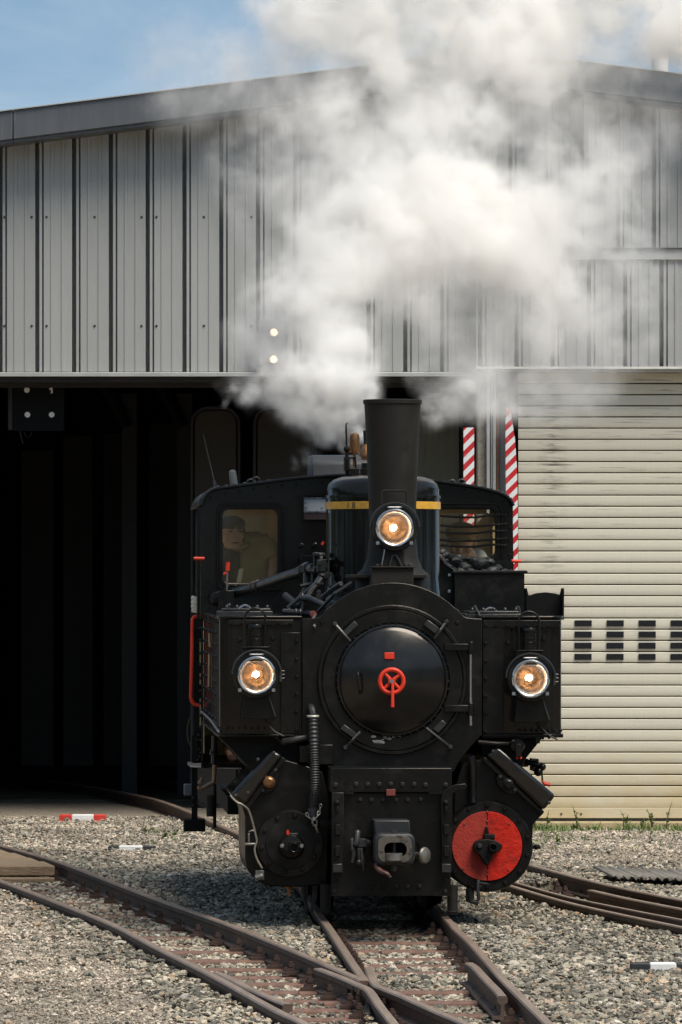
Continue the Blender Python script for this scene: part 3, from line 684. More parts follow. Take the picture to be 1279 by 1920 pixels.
# door leaves folded back inside
def door_leaf(u0, u1, v0, Y, m, label, fr=True):
    x0, z1 = sp(u0, v0, Y); x1, _ = sp(u1, v0, Y); e = empty('door_leaf', ((x0 + x1) / 2, Y, GZ), label, 'door', 0, 'sheet-clad door leaves inside the shed'); h = z1 - GZ; w_ = (x1 - x0) / 2
    B().prism(rrect(-w_ + .03, w_ - .03, .05, h - .03, .12), -.015, .015).done('leaf_sheet', m, e)
    B().tube([(p[0], -.012, p[1]) for p in rrect(-w_, w_, .02, h, .16, 6)], .022, 6, True).done('tube_frame', M['leafframe'], e)
    B().box(-w_ + .02, w_ - .02, -.03, -.016, h * .72, h * .72 + .025).done('cross_rail', M['leafframe'], e)
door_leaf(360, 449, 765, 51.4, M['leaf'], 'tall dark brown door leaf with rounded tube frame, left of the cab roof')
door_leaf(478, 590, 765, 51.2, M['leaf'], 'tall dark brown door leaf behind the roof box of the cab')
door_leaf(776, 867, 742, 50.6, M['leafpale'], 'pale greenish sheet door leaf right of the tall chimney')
# doorway pier, guide channels
pier = empty('door_pier', W(903, 1540, YW), 'rough concrete pier between the doorway and the shutter, with steel guides', 'pier')
def pbox_(name, u0, u1, v0, v1, Ya, Yb, m, bevel=.003): return sbox(name, u0, u1, v0, v1, Ya, Yb, m, bevel, parent=pier)
pbox_('pier_core', 895, 914, 698, 1560, YW - .12, YW + .3, M['concrete'], .02)
pbox_('guide_channel', 913, 919, 698, 1555, YW - .2, YW + .1, M['trim']); pbox_('guide_channel', 920.5, 924.5, 698, 1555, YW - .16, YW + .1, M['steel']); pbox_('guide_channel', 925, 930.5, 698, 1555, YW - .2, YW + .1, M['trim'])
pbox_('rusty_angle', 931, 936.5, 698, 1555, YW - .14, YW + .1, M['rust']); pbox_('dark_channel', 937, 951, 698, 1555, YW - .1, YW + .1, M['fascia'])
def hazard_post(pl_, label):
    pts = [sp(u, v, YW - .3) for u, v in pl_]; x = sum(p[0] for p in pts) / len(pts)
    e = empty('hazard_post', (x, YW - .3, 0), label, 'post', 0, 'red and white striped clearance posts at the doorway')
    B().prism([(p[0] - x, p[1]) for p in pts], -.02, .03).done('striped_board', M['hazard'], e, bevel=.003)
    lx = min(p[0] for p in pts) - x
    B().box(lx + .02, lx + .07, .032, .08, GZ, max(p[1] for p in pts) - .12).done('support_strip', M['darksteel'], e)
hazard_post([(869.5, 802), (889.5, 802), (889.5, 1554), (869.5, 1554)], 'red and white striped post with square top, left of the concrete pier')
hazard_post([(948, 772), (951, 765), (957, 764), (960, 785), (966, 822), (970, 880), (971.5, 960), (972.5, 1554), (951, 1554), (950, 1000), (948.5, 900)], 'red and white striped post with bent narrowing top, beside the cream shutter')

# roller shutter: every slat its own piece
YS = YW - .02
shut = empty('roller_shutter', W(1150, 1535, YS), 'closed cream roller shutter with four rows of small dark windows', 'shutter')
xa, xb = sp(972.5, 0, YS)[0], sp(1620, 0, YS)[0]
def slat_mesh(h):
    prof = [(0, 0), (-.004, .003), (-.0075, h * .14), (-.0085, h * .5), (-.0075, h * .85), (-.001, h * .895), (.022, h * .90), (.022, 0)]
    bm = bmesh.new(); a = [bm.verts.new((xa, y, z)) for y, z in prof]; c = [bm.verts.new((xb, y, z)) for y, z in prof]; n = len(prof)
    for i in range(n): bm.faces.new((a[i], a[(i + 1) % n], c[(i + 1) % n], c[i]))
    bm.faces.new(a); bm.faces.new(c[::-1]); b = B(); b.bm.free(); b.bm = bm; return b
pitch = 20.95; hh = pitch * YS / FOC
s0 = slat_mesh(hh).done('slat', M['shutter'], angle=25); SM = s0.data; bpy.data.objects.remove(s0)
xw, zw = sp(32, 0, YS)[0] - sp(0, 0, YS)[0], .0
pm = B().box(0, xw, -.004, .004, 0, .055).done('window_pane', mat('smoked_pane', (.012, .012, .014), .25, var=.2)); PM = pm.data; bpy.data.objects.remove(pm)
for k in range(40):
    vb = 1514 - (k - 0) * pitch
    o = bpy.data.objects.new('slat', SM); COL.objects.link(o); o.parent = shut; z = sp(0, vb, YS)[1]
    o.location = (-shut.location.x, random.uniform(-.002, .002), z - shut.location.z)
    if vb in () or 13 <= k <= 16:
        for u in range(1078, 1560, 60):
            p = bpy.data.objects.new('window_pane', PM); COL.objects.link(p); p.parent = o; p.location = (sp(u + (0 if k > 14 else -.3), 0, YS)[0], -.016, .022)
    if vb < 700: break
zb_ = sp(0, 1534, YS)[1] - shut.location.z; zt_ = sp(0, 1514.5, YS)[1] - shut.location.z
B().box(xa - shut.location.x, xb - shut.location.x, -.02, .02, zb_, zt_).done('bottom_bar', M['shutter'], shut, bevel=.004)
B().box(xa - shut.location.x, xb - shut.location.x, -.012, .012, zb_ - .035, zb_ - .002).done('rubber_seal', M['rubber'], shut)
b = B()
for u in (1053, 1090, 1222): x, z = sp(u, 1526, YS); b.bolt((x - shut.location.x, -.02, z - shut.location.z), .012, .006, n=8)
b.done('bar_screws', M['rust'], shut, kind='stuff')
sbox('threshold', 968, 1620, 1541, 1562, YS - .14, YS + .2, M['sill'], bevel=.015)
wall('shutter_backing', xa, xb, YS + .05, YS + .1, GZ, 4.1)

# wall signal and hanging marker board
sg = empty('wall_signal', W(514, 650, YW - .15), 'dark signal box with two lit round lamps, on the cladding in the steam', 'signal')
def loc(e, u, v, Y): return W(u, v, Y) - e.location
a, c = loc(sg, 486, 600, YW - .18), loc(sg, 541, 706, YW - .18)
B().box(a.x, c.x, -.03, .12, c.z, a.z).done('signal_box', mat('grey_signal_box', (.1, .1, .095), .6, var=.2), sg, bevel=.01)
a, c = loc(sg, 513, 583, YW - .18), loc(sg, 537, 599, YW - .18)
B().box(a.x, c.x, .0, .1, c.z, a.z).done('cable_box', M['darksteel'], sg, bevel=.008)
for u, v in ((514.3, 622.5), (513.7, 673)):
    p = loc(sg, u, v, YW - .21)
    lens = B().lathe([(0, .012), (.02, .011), (.034, .004), (.036, 0), (.036, -.02)], (p.x, -.045, p.z), n=20).done('signal_lens', M['signal'], sg)
    B().tube([(p.x + .042 * math.cos(t), -.05, p.z + .042 * math.sin(t)) for t in [PI * i / 8 for i in range(9)]], .008, 6).done('lens_hood', M['darksteel'], sg)
b = B()
for u, v in ((495, 603), (498, 618), (498, 667), (529, 668), (495, 700)): p = loc(sg, u, v, YW - .21); b.bolt((p.x, -.03, p.z), .012, .01)
b.done('box_screws', M['steel'], sg, kind='stuff')
hb = empty('marker_board', W(72, 760, YW + .5), 'black square board with four pale dots hanging under the left lintel', 'sign')
a, c = loc(hb, 25, 713, YW + .5), loc(hb, 121, 808, YW + .5)
B().box(a.x, c.x, -.015, .015, c.z, a.z).done('board', M['board'], hb, bevel=.006)
a, c = loc(hb, 16, 720, YW + .5), loc(hb, 24, 806, YW + .5)
B().box(a.x, c.x, -.02, .05, c.z, a.z).done('board_bracket', M['leafframe'], hb)
for u, v in ((51, 731), (52, 777.5), (97.5, 777.5)):
    p = loc(hb, u, v, YW + .48); B().lathe([(0, .008), (.024, .006), (.027, 0)], (p.x, -.015, p.z), n=16).done('dot', M['white'], hb)
b = B(); d = lambda u, v: tuple(loc(hb, u, v, YW + .48)[i] for i in (0, 2))
b.prism([d(99, 725), d(99.6, 737), d(95.8, 738), d(96.2, 730), d(93.2, 731.5), d(93, 728.5), d(96, 726)], -.022, -.016).done('dot', M['white'], hb, label='pale mark shaped like a crooked figure one')
B().tube([loc(hb, 38, 808, YW + .5), loc(hb, 41, 822, YW + .5), loc(hb, 44, 832, YW + .5)], .006, 5).tube([loc(hb, 46, 810, YW + .5), loc(hb, 50, 820, YW + .5), loc(hb, 57, 819, YW + .5), loc(hb, 60, 810, YW + .5)], .004, 5).done('loose_cable', M['leafframe'], hb)
# on the roof
fl = empty('roof_flue', W(1238, 130, 55), 'pale round flue pipe rising behind the roof at the right', 'flue')
p = loc(fl, 1238, 20, 55); B().lathe([(.087, -.4), (.087, p.z - .05), (.075, p.z - .01), (.04, p.z), (0, p.z)], (0, 0, 0), (0, 0, 1), 24).done('flue_pipe', M['white'], fl)
B().cyl((.01, 0, p.z), (.012, 0, p.z + .3), .012).done('flue_rod', M['rust'], fl)
rd = B().tube([W(921, 88, YF + .2), W(924, 76, YF + .2), W(928, 55, YF + .2), W(935, 18, YF + .2)], .006, 5).done('lightning_rod', M['darksteel'], label='thin bent lightning rod on the roof ridge', cat='lightning rod')
B().tube([W(760, 112, YF + .1), W(800, 104, YF + .1), W(845, 93, YF + .1), W(925, 80, YF + .1)], .005, 5).done('earthing_wire', M['darksteel'], label='thin wire running along the roof edge to the ridge', cat='wire')

# ================================================================== weeds at the shutter foot
def blades(b, x, y, z, n, h, spread, wd=.006):
    for _ in range(n):
        a = random.uniform(0, 2 * PI); l = random.uniform(.4, 1) * h; px, py = x + random.gauss(0, spread), y + random.gauss(0, spread * .4)
        dx, dy = math.cos(a) * l * .45, math.sin(a) * l * .3; s = Vector((-dy, dx, 0)).normalized() * wd
        p = [Vector((px, py, z)), Vector((px + dx * .35, py + dy * .35, z + l * .6)), Vector((px + dx, py + dy, z + l * random.uniform(.7, 1)))]
        v = [b.bm.verts.new(p[0] - s), b.bm.verts.new(p[0] + s), b.bm.verts.new(p[1] + s * .8), b.bm.verts.new(p[1] - s * .8), b.bm.verts.new(p[2])]
        b.bm.faces.new((v[0], v[1], v[2], v[3])); b.bm.faces.new((v[3], v[2], v[4]))
b = B()
for _ in range(420):
    u = random.choice((random.uniform(995, 1300), random.gauss(1050, 30), random.gauss(1240, 38), random.gauss(1020, 12), random.gauss(1160, 40))); v = random.triangular(1551, 1612, 1557)
    if random.random() < (v - 1551) / 62 and not 1015 < u < 1075: continue
    p = G(u, v, -.17 if v < 1572 else -.13); blades(b, p.x, p.y, p.z - .01, random.randint(5, 12), random.uniform(.045, .14), .035, .007)
for _ in range(26):
    u, v = random.gauss(318, 24), random.gauss(1572, 6); p = G(u, v, -.09); blades(b, p.x, p.y, -.1, random.randint(3, 6), random.uniform(.04, .1), .02, .005)
b.done('weeds', [M['scrub']], label='low green weeds along the shutter threshold', cat='weeds', kind='stuff')
def tall_weed(u, v, hpx, label, lean=0):
    p = G(u, v, -.17 if u > 900 and v < 1572 else -.11); h = hpx / 195; e = empty('tall_weed', p, label, 'weed', 0, 'tall weeds at the shutter foot')
    sb_ = B(); lb = B()
    for k in range(random.randint(2, 3)):
        a = random.uniform(-.25, .25) + lean; hk = h * (1 if k == 0 else random.uniform(.5, .85)); P = [Vector((a * hk * t * t, random.uniform(-.01, .01), hk * t)) for t in (0, .3, .6, .85, 1)]
        sb_.tube(P, [.005, .005, .004, .003, .002], 4)
        for j in range(16):
            t = random.uniform(.1, 1); c = Vector((a * hk * t * t, 0, hk * t)); an = random.uniform(0, 2 * PI); L_ = random.uniform(.02, .055) * (1.25 - t * .6); d_ = Vector((math.cos(an), math.sin(an) * .6, random.uniform(.1, .7))) * L_
            s_ = d_.cross(Vector((0, 0, 1))).normalized() * L_ * .28
            v0, v1, v2, v3 = c, c + d_ * .5 + s_, c + d_, c + d_ * .5 - s_; lb.bm.faces.new([lb.bm.verts.new(q) for q in (v0, v1, v2, v3)])
    sb_.done('stem', M['stem'], e); lb.done('foliage', M['weed'], e, kind='stuff')
for u, v, h, l in ((1026, 1556, 34, 'bushy green weed nearest the red cylinder cover'), (1083, 1560, 46, 'thin tall weed rising before the second bar screw'), (1174, 1554, 30, 'small thin weed in the middle of the threshold'), (1223, 1556, 36, 'leafy weed close to the third bar screw'), (1250, 1562, 54, 'tallest seeding weed near the right edge'), (1205, 1560, 26, 'short leafy weed left of the tallest one'), (1003, 1556, 26, 'low weed tucked behind the cylinder block'), (1047, 1588, 20, 'small weed growing out in the gravel'), (310, 1578, 22, 'sprig of weed in gravel before the doorway'), (330, 1574, 18, 'weed tuft beside the hanging footstep'), (272, 1566, 16, 'tiny weed left of the sprig before the doorway'), (345, 1572, 14, 'faint weed right under the hanging footstep')):
    tall_weed(u, v, h, l)

# ================================================================== unseen trees added behind the camera to darken reflections in the paint
b = B(); rn = random.Random(11)
for k in range(680):
    a = rn.uniform(-2.72, 2.72); R0 = rn.uniform(48, 60); x, y = math.sin(a) * R0 * 1.25, -math.cos(a) * R0 + 8; h = rn.uniform(10, 18)
    z = rn.uniform(.6, 1) * h if k % 3 else rn.uniform(.5, 3)
    bmesh.ops.create_icosphere(b.bm, subdivisions=1, radius=1, matrix=Matrix.Translation((x, y, z)) @ Matrix.Rotation(rn.uniform(0, 6), 4, 'Z') @ Matrix.Diagonal((rn.uniform(1.8, 3.4), rn.uniform(1.8, 3.4), rn.uniform(1.5, 3), 1)))
    if k % 4 == 0: b.cyl((x, y, -.2), (x, y, z), .3, .15, 6)
b.done('added_trees', mat('added_tree_green', (.05, .07, .025), .9, var=.4, vscale=.7, bump=.8, bscale=2), label='unseen dark green trees added behind the camera for dark reflections', cat='added_trees', kind='stuff')

# ================================================================== the locomotive
LX, LY, TH = .3145, 33.1, math.atan(.058)
loco = empty('steam_locomotive', (LX, LY, 0), 'black narrow gauge steam tank locomotive with three lit headlamps and one red cylinder cover', 'locomotive', TH)
CT, ST = math.cos(TH), math.sin(TH)
def P(u, v, d):
    """measured picture position at distance d behind the front plate -> locomotive coordinates"""
    k = (u - HU) / FOC; x = (k * (LY + d * CT) - LX + d * ST) / (CT - k * ST); Y = LY + x * ST + d * CT
    return Vector((x, d, CAM_H - (v - HV) / FOC * Y))
def K(px, d): return px * (LY + d) / FOC
def toworld(p): return Vector((LX + p[0] * CT - p[1] * ST, LY + p[0] * ST + p[1] * CT, p[2]))
def xz(u, v, d): p = P(u, v, d); return (p.x, p.z)
def pb(b, u0, u1, v0, v1, d0, d1):
    p, q = P(u0, v0, d0), P(u1, v1, d0); return b.box(p.x, q.x, d0, d1, q.z, p.z)
def pp(b, pts, d0, d1): return b.prism([xz(u, v, d0) for u, v in pts], d0, d1)
def pt(b, pts, r, n=8, smooth=0, closed=False): return b.tube([P(*q) for q in pts], r, n, closed, smooth)
def pbolts(b, uvs, d, rpx, h=.6):
    for u, v in uvs: b.bolt(P(u, v, d), K(rpx, d), K(rpx, d) * h)
    return b
def part(b, name, m, parent=None, **k): return b.done(name, m, parent or loco, **k)
def row(u0, u1, v0, v1, n): return [(u0 + (u1 - u0) * i / (n - 1), v0 + (v1 - v0) * i / (n - 1)) for i in range(n)]
def arc(cu, cv, r, a0, a1, n): return [(cu + r * math.cos(math.radians(a0 + (a1 - a0) * i / n)), cv - r * math.sin(math.radians(a0 + (a1 - a0) * i / n))) for i in range(n + 1)]

# --- smokebox front plate
R_ = 170; CU, CV = 736, 1262
out = [(567, 1160), (590, 1159), (600, 1157), (606, 1152), (613, 1143)] + arc(CU, CV, R_, 138, 42, 24)[1:-1] + [(860, 1143), (867, 1152), (873, 1157), (884, 1159), (905, 1160), (905, 1378), (900, 1382), (886, 1398), (872, 1414), (860, 1431), (852, 1448), (620, 1448), (612, 1431), (600, 1414), (586, 1398), (572, 1382), (567, 1378)]
fp = part(pp(B(), out, 0, .025), 'smokebox_front_plate', M['black'], bevel=.005)
c = P(CU, CV, 0); r_ = K(R_, 0)
part(B().lathe([(r_ - .012, -.03), (r_ - .012, -1.25), (r_ - .05, -1.25)], c, n=56), 'smokebox', M['gloss'])
part(B().lathe([(r_ - .06, -1.2), (r_ - .06, -3.3)], c, n=48), 'boiler', M['gloss'])
part(B().ring(P(CU, CV, 1.26), r_ - .02, .02, n=48), 'boiler_band', M['black'])
# ring seat and door
c = P(736, 1275, 0)
part(B().lathe([(K(141, 0), -.01), (K(141, 0), .018), (K(139, 0), .024), (K(134, 0), .024), (K(132.5, 0), .018), (K(131, 0), .024), (K(108, 0), .024), (K(107, 0), .0)], c, n=72), 'door_seat_ring', M['black'])
rd_ = K(102, 0)
M['door'] = mat('polished_door_paint', (.006, .006, .006), .2, spec=.5, stint=(1, .92, .84), rvar=.14, vscale=3.2, bump=.05, bscale=5, dirt=(.05, .046, .04), dscale=3, dlo=.5, dhi=.75, damt=.35, drough=.42)  # dirt mottling here also imitates a dull cloudy sky reflection
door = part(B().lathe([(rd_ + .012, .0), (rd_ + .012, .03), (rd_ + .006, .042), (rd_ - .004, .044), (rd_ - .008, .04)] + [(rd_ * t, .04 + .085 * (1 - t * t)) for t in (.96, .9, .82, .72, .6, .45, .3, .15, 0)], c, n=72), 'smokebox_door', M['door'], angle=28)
b = B()
for i in range(46):
    a = 2 * PI * i / 46 + random.uniform(-.03, .03); q = c + Vector((math.cos(a) * (rd_ + .012), -.036, math.sin(a) * (rd_ + .012))); b.ball(q, random.uniform(.006, .011), sub=1)
part(b, 'weld_seam', M['black'], door, kind='stuff')
b = B()
for i in range(26):
    q = P(700 + i * 1.9 + random.uniform(-3, 3), 1385 + 5 * math.sin(i * .23) + random.uniform(-4, 4), -.03); b.ball((q.x, -.026, q.z), random.uniform(.006, .014), (1.5, .25, .7), sub=1)
part(b, 'ash_residue', M['ashes'], door, kind='stuff')
dz = -.125
b = B(); pb(b, 721.5, 740, 1223.5, 1236, -.125, -.09); part(b, 'number_tab', M['red'], door, bevel=.003)
# handwheel
wc = P(735, 1277.5, -.2)
hw = part(B().ring(wc, K(22, 0), K(4.2, 0), n=36, m=12), 'handwheel', M['red'])
b = B()
for a in (40, 130, 225, 318):
    a = math.radians(a); b.cyl(wc + Vector((math.cos(a), 0, math.sin(a))) * .012, wc + Vector((math.cos(a), 0, math.sin(a))) * K(21, 0), .0125, .0095, 8)
b.cyl(wc + Vector((0, .05, 0)), wc + Vector((0, -.02, 0)), .022, n=12); part(b, 'spoke', M['red'], hw)
part(B().cyl(wc + Vector((0, .12, 0)), wc + Vector((0, -.03, 0)), .0135, n=6), 'spindle_nut', M['steel'], hw)
b = B(); b.tube([wc + Vector((.004, -.03, -.012)), P(736.5, 1303, -.245), P(736.5, 1326, -.25)], [.0085, .01, .0115], 8); part(b, 'crank_handle', M['red'], hw)
pt(B(), [(673, 1264, -.08), (671.5, 1262, -.13), (672, 1268, -.135), (673.5, 1282, -.14), (674.5, 1294, -.135), (674.5, 1299, -.125), (675, 1299, -.08)], .0065)
b = B(); pt(b, [(673, 1264, -.08), (671.5, 1261.5, -.13), (672.5, 1275, -.14), (674.5, 1297, -.135), (675, 1299.5, -.08)], .0075, smooth=4); part(b, 'door_handle', M['black'], door)
# door dogs
for bu, arm, blk in (((628.5, 1170), (657, 1202), [(665, 1164), (673, 1172), (651, 1192), (644, 1184)]), ((837.5, 1166), (815.6, 1197), [(803, 1162), (795, 1171.6), (817, 1189), (825, 1178)]), ((845, 1401), (800, 1365), [(830, 1350), (839, 1357), (823, 1375), (812, 1367)]), ((648, 1402), (676, 1372.5), [(646, 1358), (638.6, 1366.6), (662, 1384), (670, 1375.5)])):
    dg = part(pp(B(), blk, -.075, -.02), 'door_clamp', M['pipe'], bevel=.004)
    b = B(); pt(b, [(*bu, -.05), ((bu[0] + arm[0]) / 2, (bu[1] + arm[1]) / 2, -.085), (*arm, -.07)], .0095, 6); b.bolt(P(*bu, -.045), .017, .02); b.cyl(P(*bu, 0), P(*bu, -.05), .012); part(b, 'clamp_bolt', M['darksteel'], dg)
# hinge straps and pin
hg = part(pt(B(), [(883.5, 1203, -.05), (883.5, 1360, -.05)], .0085, 10), 'hinge_pin', M['steel'])
for v in (1214, 1329):
    b = B(); pb(b, 834, 887, v - 7, v + 6, -.055, -.02); b.cyl(P(883.5, v - 11, -.045), P(883.5, v + 13, -.045), .02); part(b, 'hinge_strap', M['black'], bevel=.004)
# rivets and bolts of the front
b = B()
for uvs, d, r in (([(557, v) for v in (1202, 1236, 1269, 1302, 1335, 1368)], .0, 3.6), ([(911, v) for v in (1206, 1239, 1272, 1305, 1337, 1371)], .0, 3.6), (row(412, 497, 1365, 1365, 8), 0.0, 2.6), (row(976, 1052, 1369, 1370, 8), 0.0, 3.0), (row(432, 545, 1168, 1168, 6), 0.0, 3.0), (row(912, 1048, 1172, 1174, 8), .0, 3.0), ([(604, 1167), (858, 1167)], 0, 4), ([(512, 1198), (449, 1200), (953, 1206), (1020, 1198)], 0.0, 5)):
    pbolts(b, uvs, d, r, .8)
part(b, 'front_rivets', M['black'], kind='stuff')

# --- side tanks
def tank(u_in, u_out, v0, v1, sgn, name):
    xi, xo = P(u_in, v0, .02).x, P(u_out, v0, .02).x; zt, zb = P(u_out, v0, .02).z, P(u_out, v1, .02).z; r = .085
    corner = [(xo - sgn * r + sgn * r * math.sin(t), .02 + r - r * math.cos(t)) for t in [PI / 2 * i / 6 for i in range(7)]]
    pl_ = [(xi, .02)] + corner + [(xo, 3.05), (xi, 3.05)]
    t = part(B().slab(pl_, zb, zt), name, M['gloss'], bevel=.004)
    rim = [(xi, .008)] + [(x + sgn * .012 * ((i) / 6), y - .012 * (1 - i / 6)) for i, (x, y) in enumerate(corner)] + [(xo + sgn * .012, 3.06), (xi, 3.06)]
    part(B().slab(rim, zt + .001, zt + .016), 'tank_rim', M['gloss'], t, bevel=.004)
    part(B().slab(rim, zb - .014, zb - .001), 'tank_bottom_angle', M['black'], t, bevel=.003)
    rb = B()
    for k in range(24): rb.bolt((xo, .16 + k * .12, zt - .03), .0095, .006, (sgn, 0, 0), 6); rb.bolt((xo, .16 + k * .12, zb + .035), .0095, .006, (sgn, 0, 0), 6)
    for y in (.55, .62, 1.1, 1.7, 1.78, 2.4, 2.9):
        for k in range(9): rb.bolt((xo, y, zb + .08 + k * .078), .0115, .011, (sgn, 0, 0), 8)
    part(rb, 'side_rivets', M['gloss'], t, kind='stuff')
    return t, xi, xo, zb, zt
tl, xi, xo, zb, zt = tank(567, 412, 1160, 1377, -1, 'side_tank')
tr_, xi2, xo2, zb2, zt2 = tank(905, 1055.5, 1160, 1376, 1, 'side_tank')
b = B(); pb(b, 527, 563, 1186, 1376, .004, .022); pb(b, 430, 551, 1162, 1172, .002, .022); part(b, 'cover_strip', M['black'], tl, bevel=.003)
b = B(); pb(b, 906, 945, 1170, 1376, .004, .022); pb(b, 907, 1052, 1163, 1177, .002, .022); part(b, 'cover_strip', M['black'], tr_, bevel=.003)
# bright steel bead standing in for the highlight on the tank's lower edge
part(pt(B(), [(377.5, 1334, 2.5), (390, 1345, 1.6), (399, 1355, .9), (410, 1371, .06)], .008, 6, 4), 'edge_highlight', M['steel'], tl)
# sloping undersides
b = B(); pp(b, [(409, 1379), (566, 1379), (566, 1452), (478, 1452), (455, 1425)], .12, 3.0); part(b, 'tank_underside', M['frame'])
b = B(); pp(b, [(905, 1379), (1022, 1378), (985, 1424), (960, 1452), (905, 1452)], .12, 3.0); part(b, 'tank_underside', M['frame'])
b = B(); pb(b, 1005, 1013, 1378, 1394, .02, .08); pb(b, 905, 1056, 1377, 1383, .03, .1); pbolts(b, row(1018, 1054, 1384, 1380, 4), .03, 3); part(b, 'tank_bracket', M['black'])
# tank-top hatches
for us, t in (((412, 512, 1141, 1153), tl), ((872, 978, 1146, 1158), tr_)):
    u0, u1, v0, v1 = us; b = B(); pb(b, u0, u1, v0 + 5, v1 + 3, .42, .95); pb(b, u0 + 8, u1 - 4, v0, v0 + 4, .44, .9)
    for k in range(5): b.bolt(P(u0 + 14 + k * (u1 - u0 - 24) / 4, v0 - 1, .46), .012, .018, (0, 0, 1))
    b.ball(P(u0 + 18, v0 - 6, .5), .013); b.cyl(P(u0 + 18, v0 + 1, .5), P(u0 + 18, v0 - 6, .5), .008)
    part(b, 'tank_hatch', M['pipe'], t, bevel=.004)
    b = B(); pt(b, [(u0 + 36, v0 + 1, .5), (u0 + 42, v0 - 4, .5), (u0 + 48, v0 - 6, .5), (u0 + 54, v0 - 4, .5), (u0 + 60, v0 + 1, .5)], .007, 6, 3); part(b, 'hatch_handle', M['steel'], t)
b = B(); pt(b, [(891, 1136, .5), (903, 1160, .3)], .007, 6); pt(b, [(966, 1152, .5), (968, 1141, .5), (973, 1139, .5), (975, 1150, .5)], .009, 6, 3); part(b, 'hatch_lever', M['darksteel'], tr_)

# --- chimney, dome, roof fittings
cc = P(736.5, 1075, .46); s_ = LY + .46
def zc(v): return (1075 - v) * s_ / FOC
part(B().lathe([(K(70, .46), -.3), (K(70, .46), -.02), (K(66, .46), .0), (K(56, .46), .03), (K(48, .46), .1), (K(45, .46), .2), (K(43.2, .46), zc(1000)), (K(46, .46), zc(900)), (K(50, .46), zc(810)), (K(53, .46), zc(758)), (K(55, .46), zc(757.5)), (K(55.4, .46), zc(750.5)), (K(53.5, .46), zc(749.5)), (K(50, .46), zc(752)), (K(46, .46), zc(820)), (K(44, .46), zc(900)), (0, zc(900))], cc, (0, 0, 1), 48), 'chimney', M['matte'])
b = B(); b.lathe([(0, -.1), (K(65, .46), -.1), (K(65, .46), .0), (K(58, .46), .002)], cc + Vector((0, 0, -.005)), (0, 0, 1), 6)
pb(b, 657, 800, 1077, 1084, .2, .75); part(b, 'chimney_flange', M['matte'], bevel=.004)
dc = P(718.5, 1100, 1.25); sD = LY + 1.25
def zd(v): return (1100 - v) * sD / FOC
RD = K(106.5, 1.25)
dome = part(B().lathe([(RD + .02, -.25), (RD + .01, -.05), (RD, .05), (RD, zd(957)), (RD + .003, zd(956.5)), (RD + .003, zd(938.5)), (RD, zd(938)), (RD, zd(936)), (RD + .008, zd(935)), (RD + .008, zd(930)), (RD - .002, zd(929)), (RD - .004, zd(918)), (RD - .016, zd(908)), (RD - .045, zd(900)), (RD - .1, zd(894.5)), (RD - .2, zd(891.5)), (0, zd(890))], dc, (0, 0, 1), 64), 'steam_dome', M['gloss'])
part(B().lathe([(RD + .004, zd(955.5)), (RD + .0065, zd(955)), (RD + .0065, zd(942)), (RD + .004, zd(941.5))], dc, (0, 0, 1), 64), 'gold_band', M['gold'], dome)
def text_on_dome(ch, u, v, h):
    cu = bpy.data.curves.new('t', 'FONT'); cu.body = ch; cu.size = h; cu.extrude = .002; cu.align_x = 'CENTER'; cu.align_y = 'CENTER'
    o = bpy.data.objects.new('t', cu); COL.objects.link(o); dg = bpy.context.evaluated_depsgraph_get(); me = bpy.data.meshes.new_from_object(o.evaluated_get(dg)); bpy.data.objects.remove(o)
    p = P(u, v, 1.25); a = math.asin(max(-1, min(1, (p.x - dc.x) / RD))); me.transform(Matrix.Translation((p.x, 1.25 - (RD + .009) * math.cos(a), p.z)) @ Matrix.Rotation(a, 4, 'Z') @ Matrix.Rotation(PI / 2, 4, 'X'))
    me.materials.append(M['markblack']); o = bpy.data.objects.new('numeral', me); COL.objects.link(o); o.parent = dome; return o
text_on_dome('1', 649, 948.5, .052); text_on_dome('8', 658.5, 948.5, .052)
b = B(); pt(b, [(617, 1100, .99), (617, 962, .99)], .006, 6); part(b, 'dome_seam', M['pipe'], dome)
b = B(); pt(b, [(608, 1016, 1.1), (604, 1022, 1.1)], .009, 6); part(b, 'red_pointer', M['red'])
# safety valves and whistle behind the chimney
b = B(); v0 = P(689, 890, 1.75)
b.lathe([(.05, 0), (.05, .06), (.04, .065), (.04, .1), (.034, .1)], P(690, 897, 1.75), (0, 0, 1), 16); sv = part(b, 'safety_valve', M['frame'])
part(B().lathe([(.036, 0), (.036, .02), (.05, .022), (.05, .034), (.046, .05), (.03, .085), (.012, .105), (0, .105)], P(688, 862, 1.75), (0, 0, 1), 16), 'valve_cap', M['brass'], sv)
b = B(); pt(b, [(686, 842, 1.75), (684.5, 807, 1.75)], .011, 8); part(b, 'valve_lever', M['frame'], sv)
wh = part(B().lathe([(.012, -.09), (.012, 0), (.03, .004), (.034, .03), (.034, .1), (.028, .125), (.01, .135), (0, .135)], P(665.5, 850, 2.0), (0, 0, 1), 16), 'whistle', M['brass'])
b = B(); pt(b, [(651, 892, 1.95), (651, 838, 1.95)], .012, 8); pt(b, [(649, 812, 1.95), (649.5, 796, 1.95), (652, 793, 1.95)], .005, 6); pt(b, [(650.5, 838, 1.95), (649.5, 800, 1.95)], .006, 6)
for k in range(9): b.ring(P(651, 861 + k * 2.6, 1.95), .019, .004, (0, 0, 1), 12, 5)
pb(b, 646, 668, 857, 860, 1.94, 1.99); pt(b, [(662, 859, 1.95), (667, 862, 1.95), (668, 878, 1.95)], .006, 6); pb(b, 656, 674, 879, 890, 1.9, 2.0); b.ball(P(651, 842, 1.95), .022)
part(b, 'whistle_stand', M['frame'])

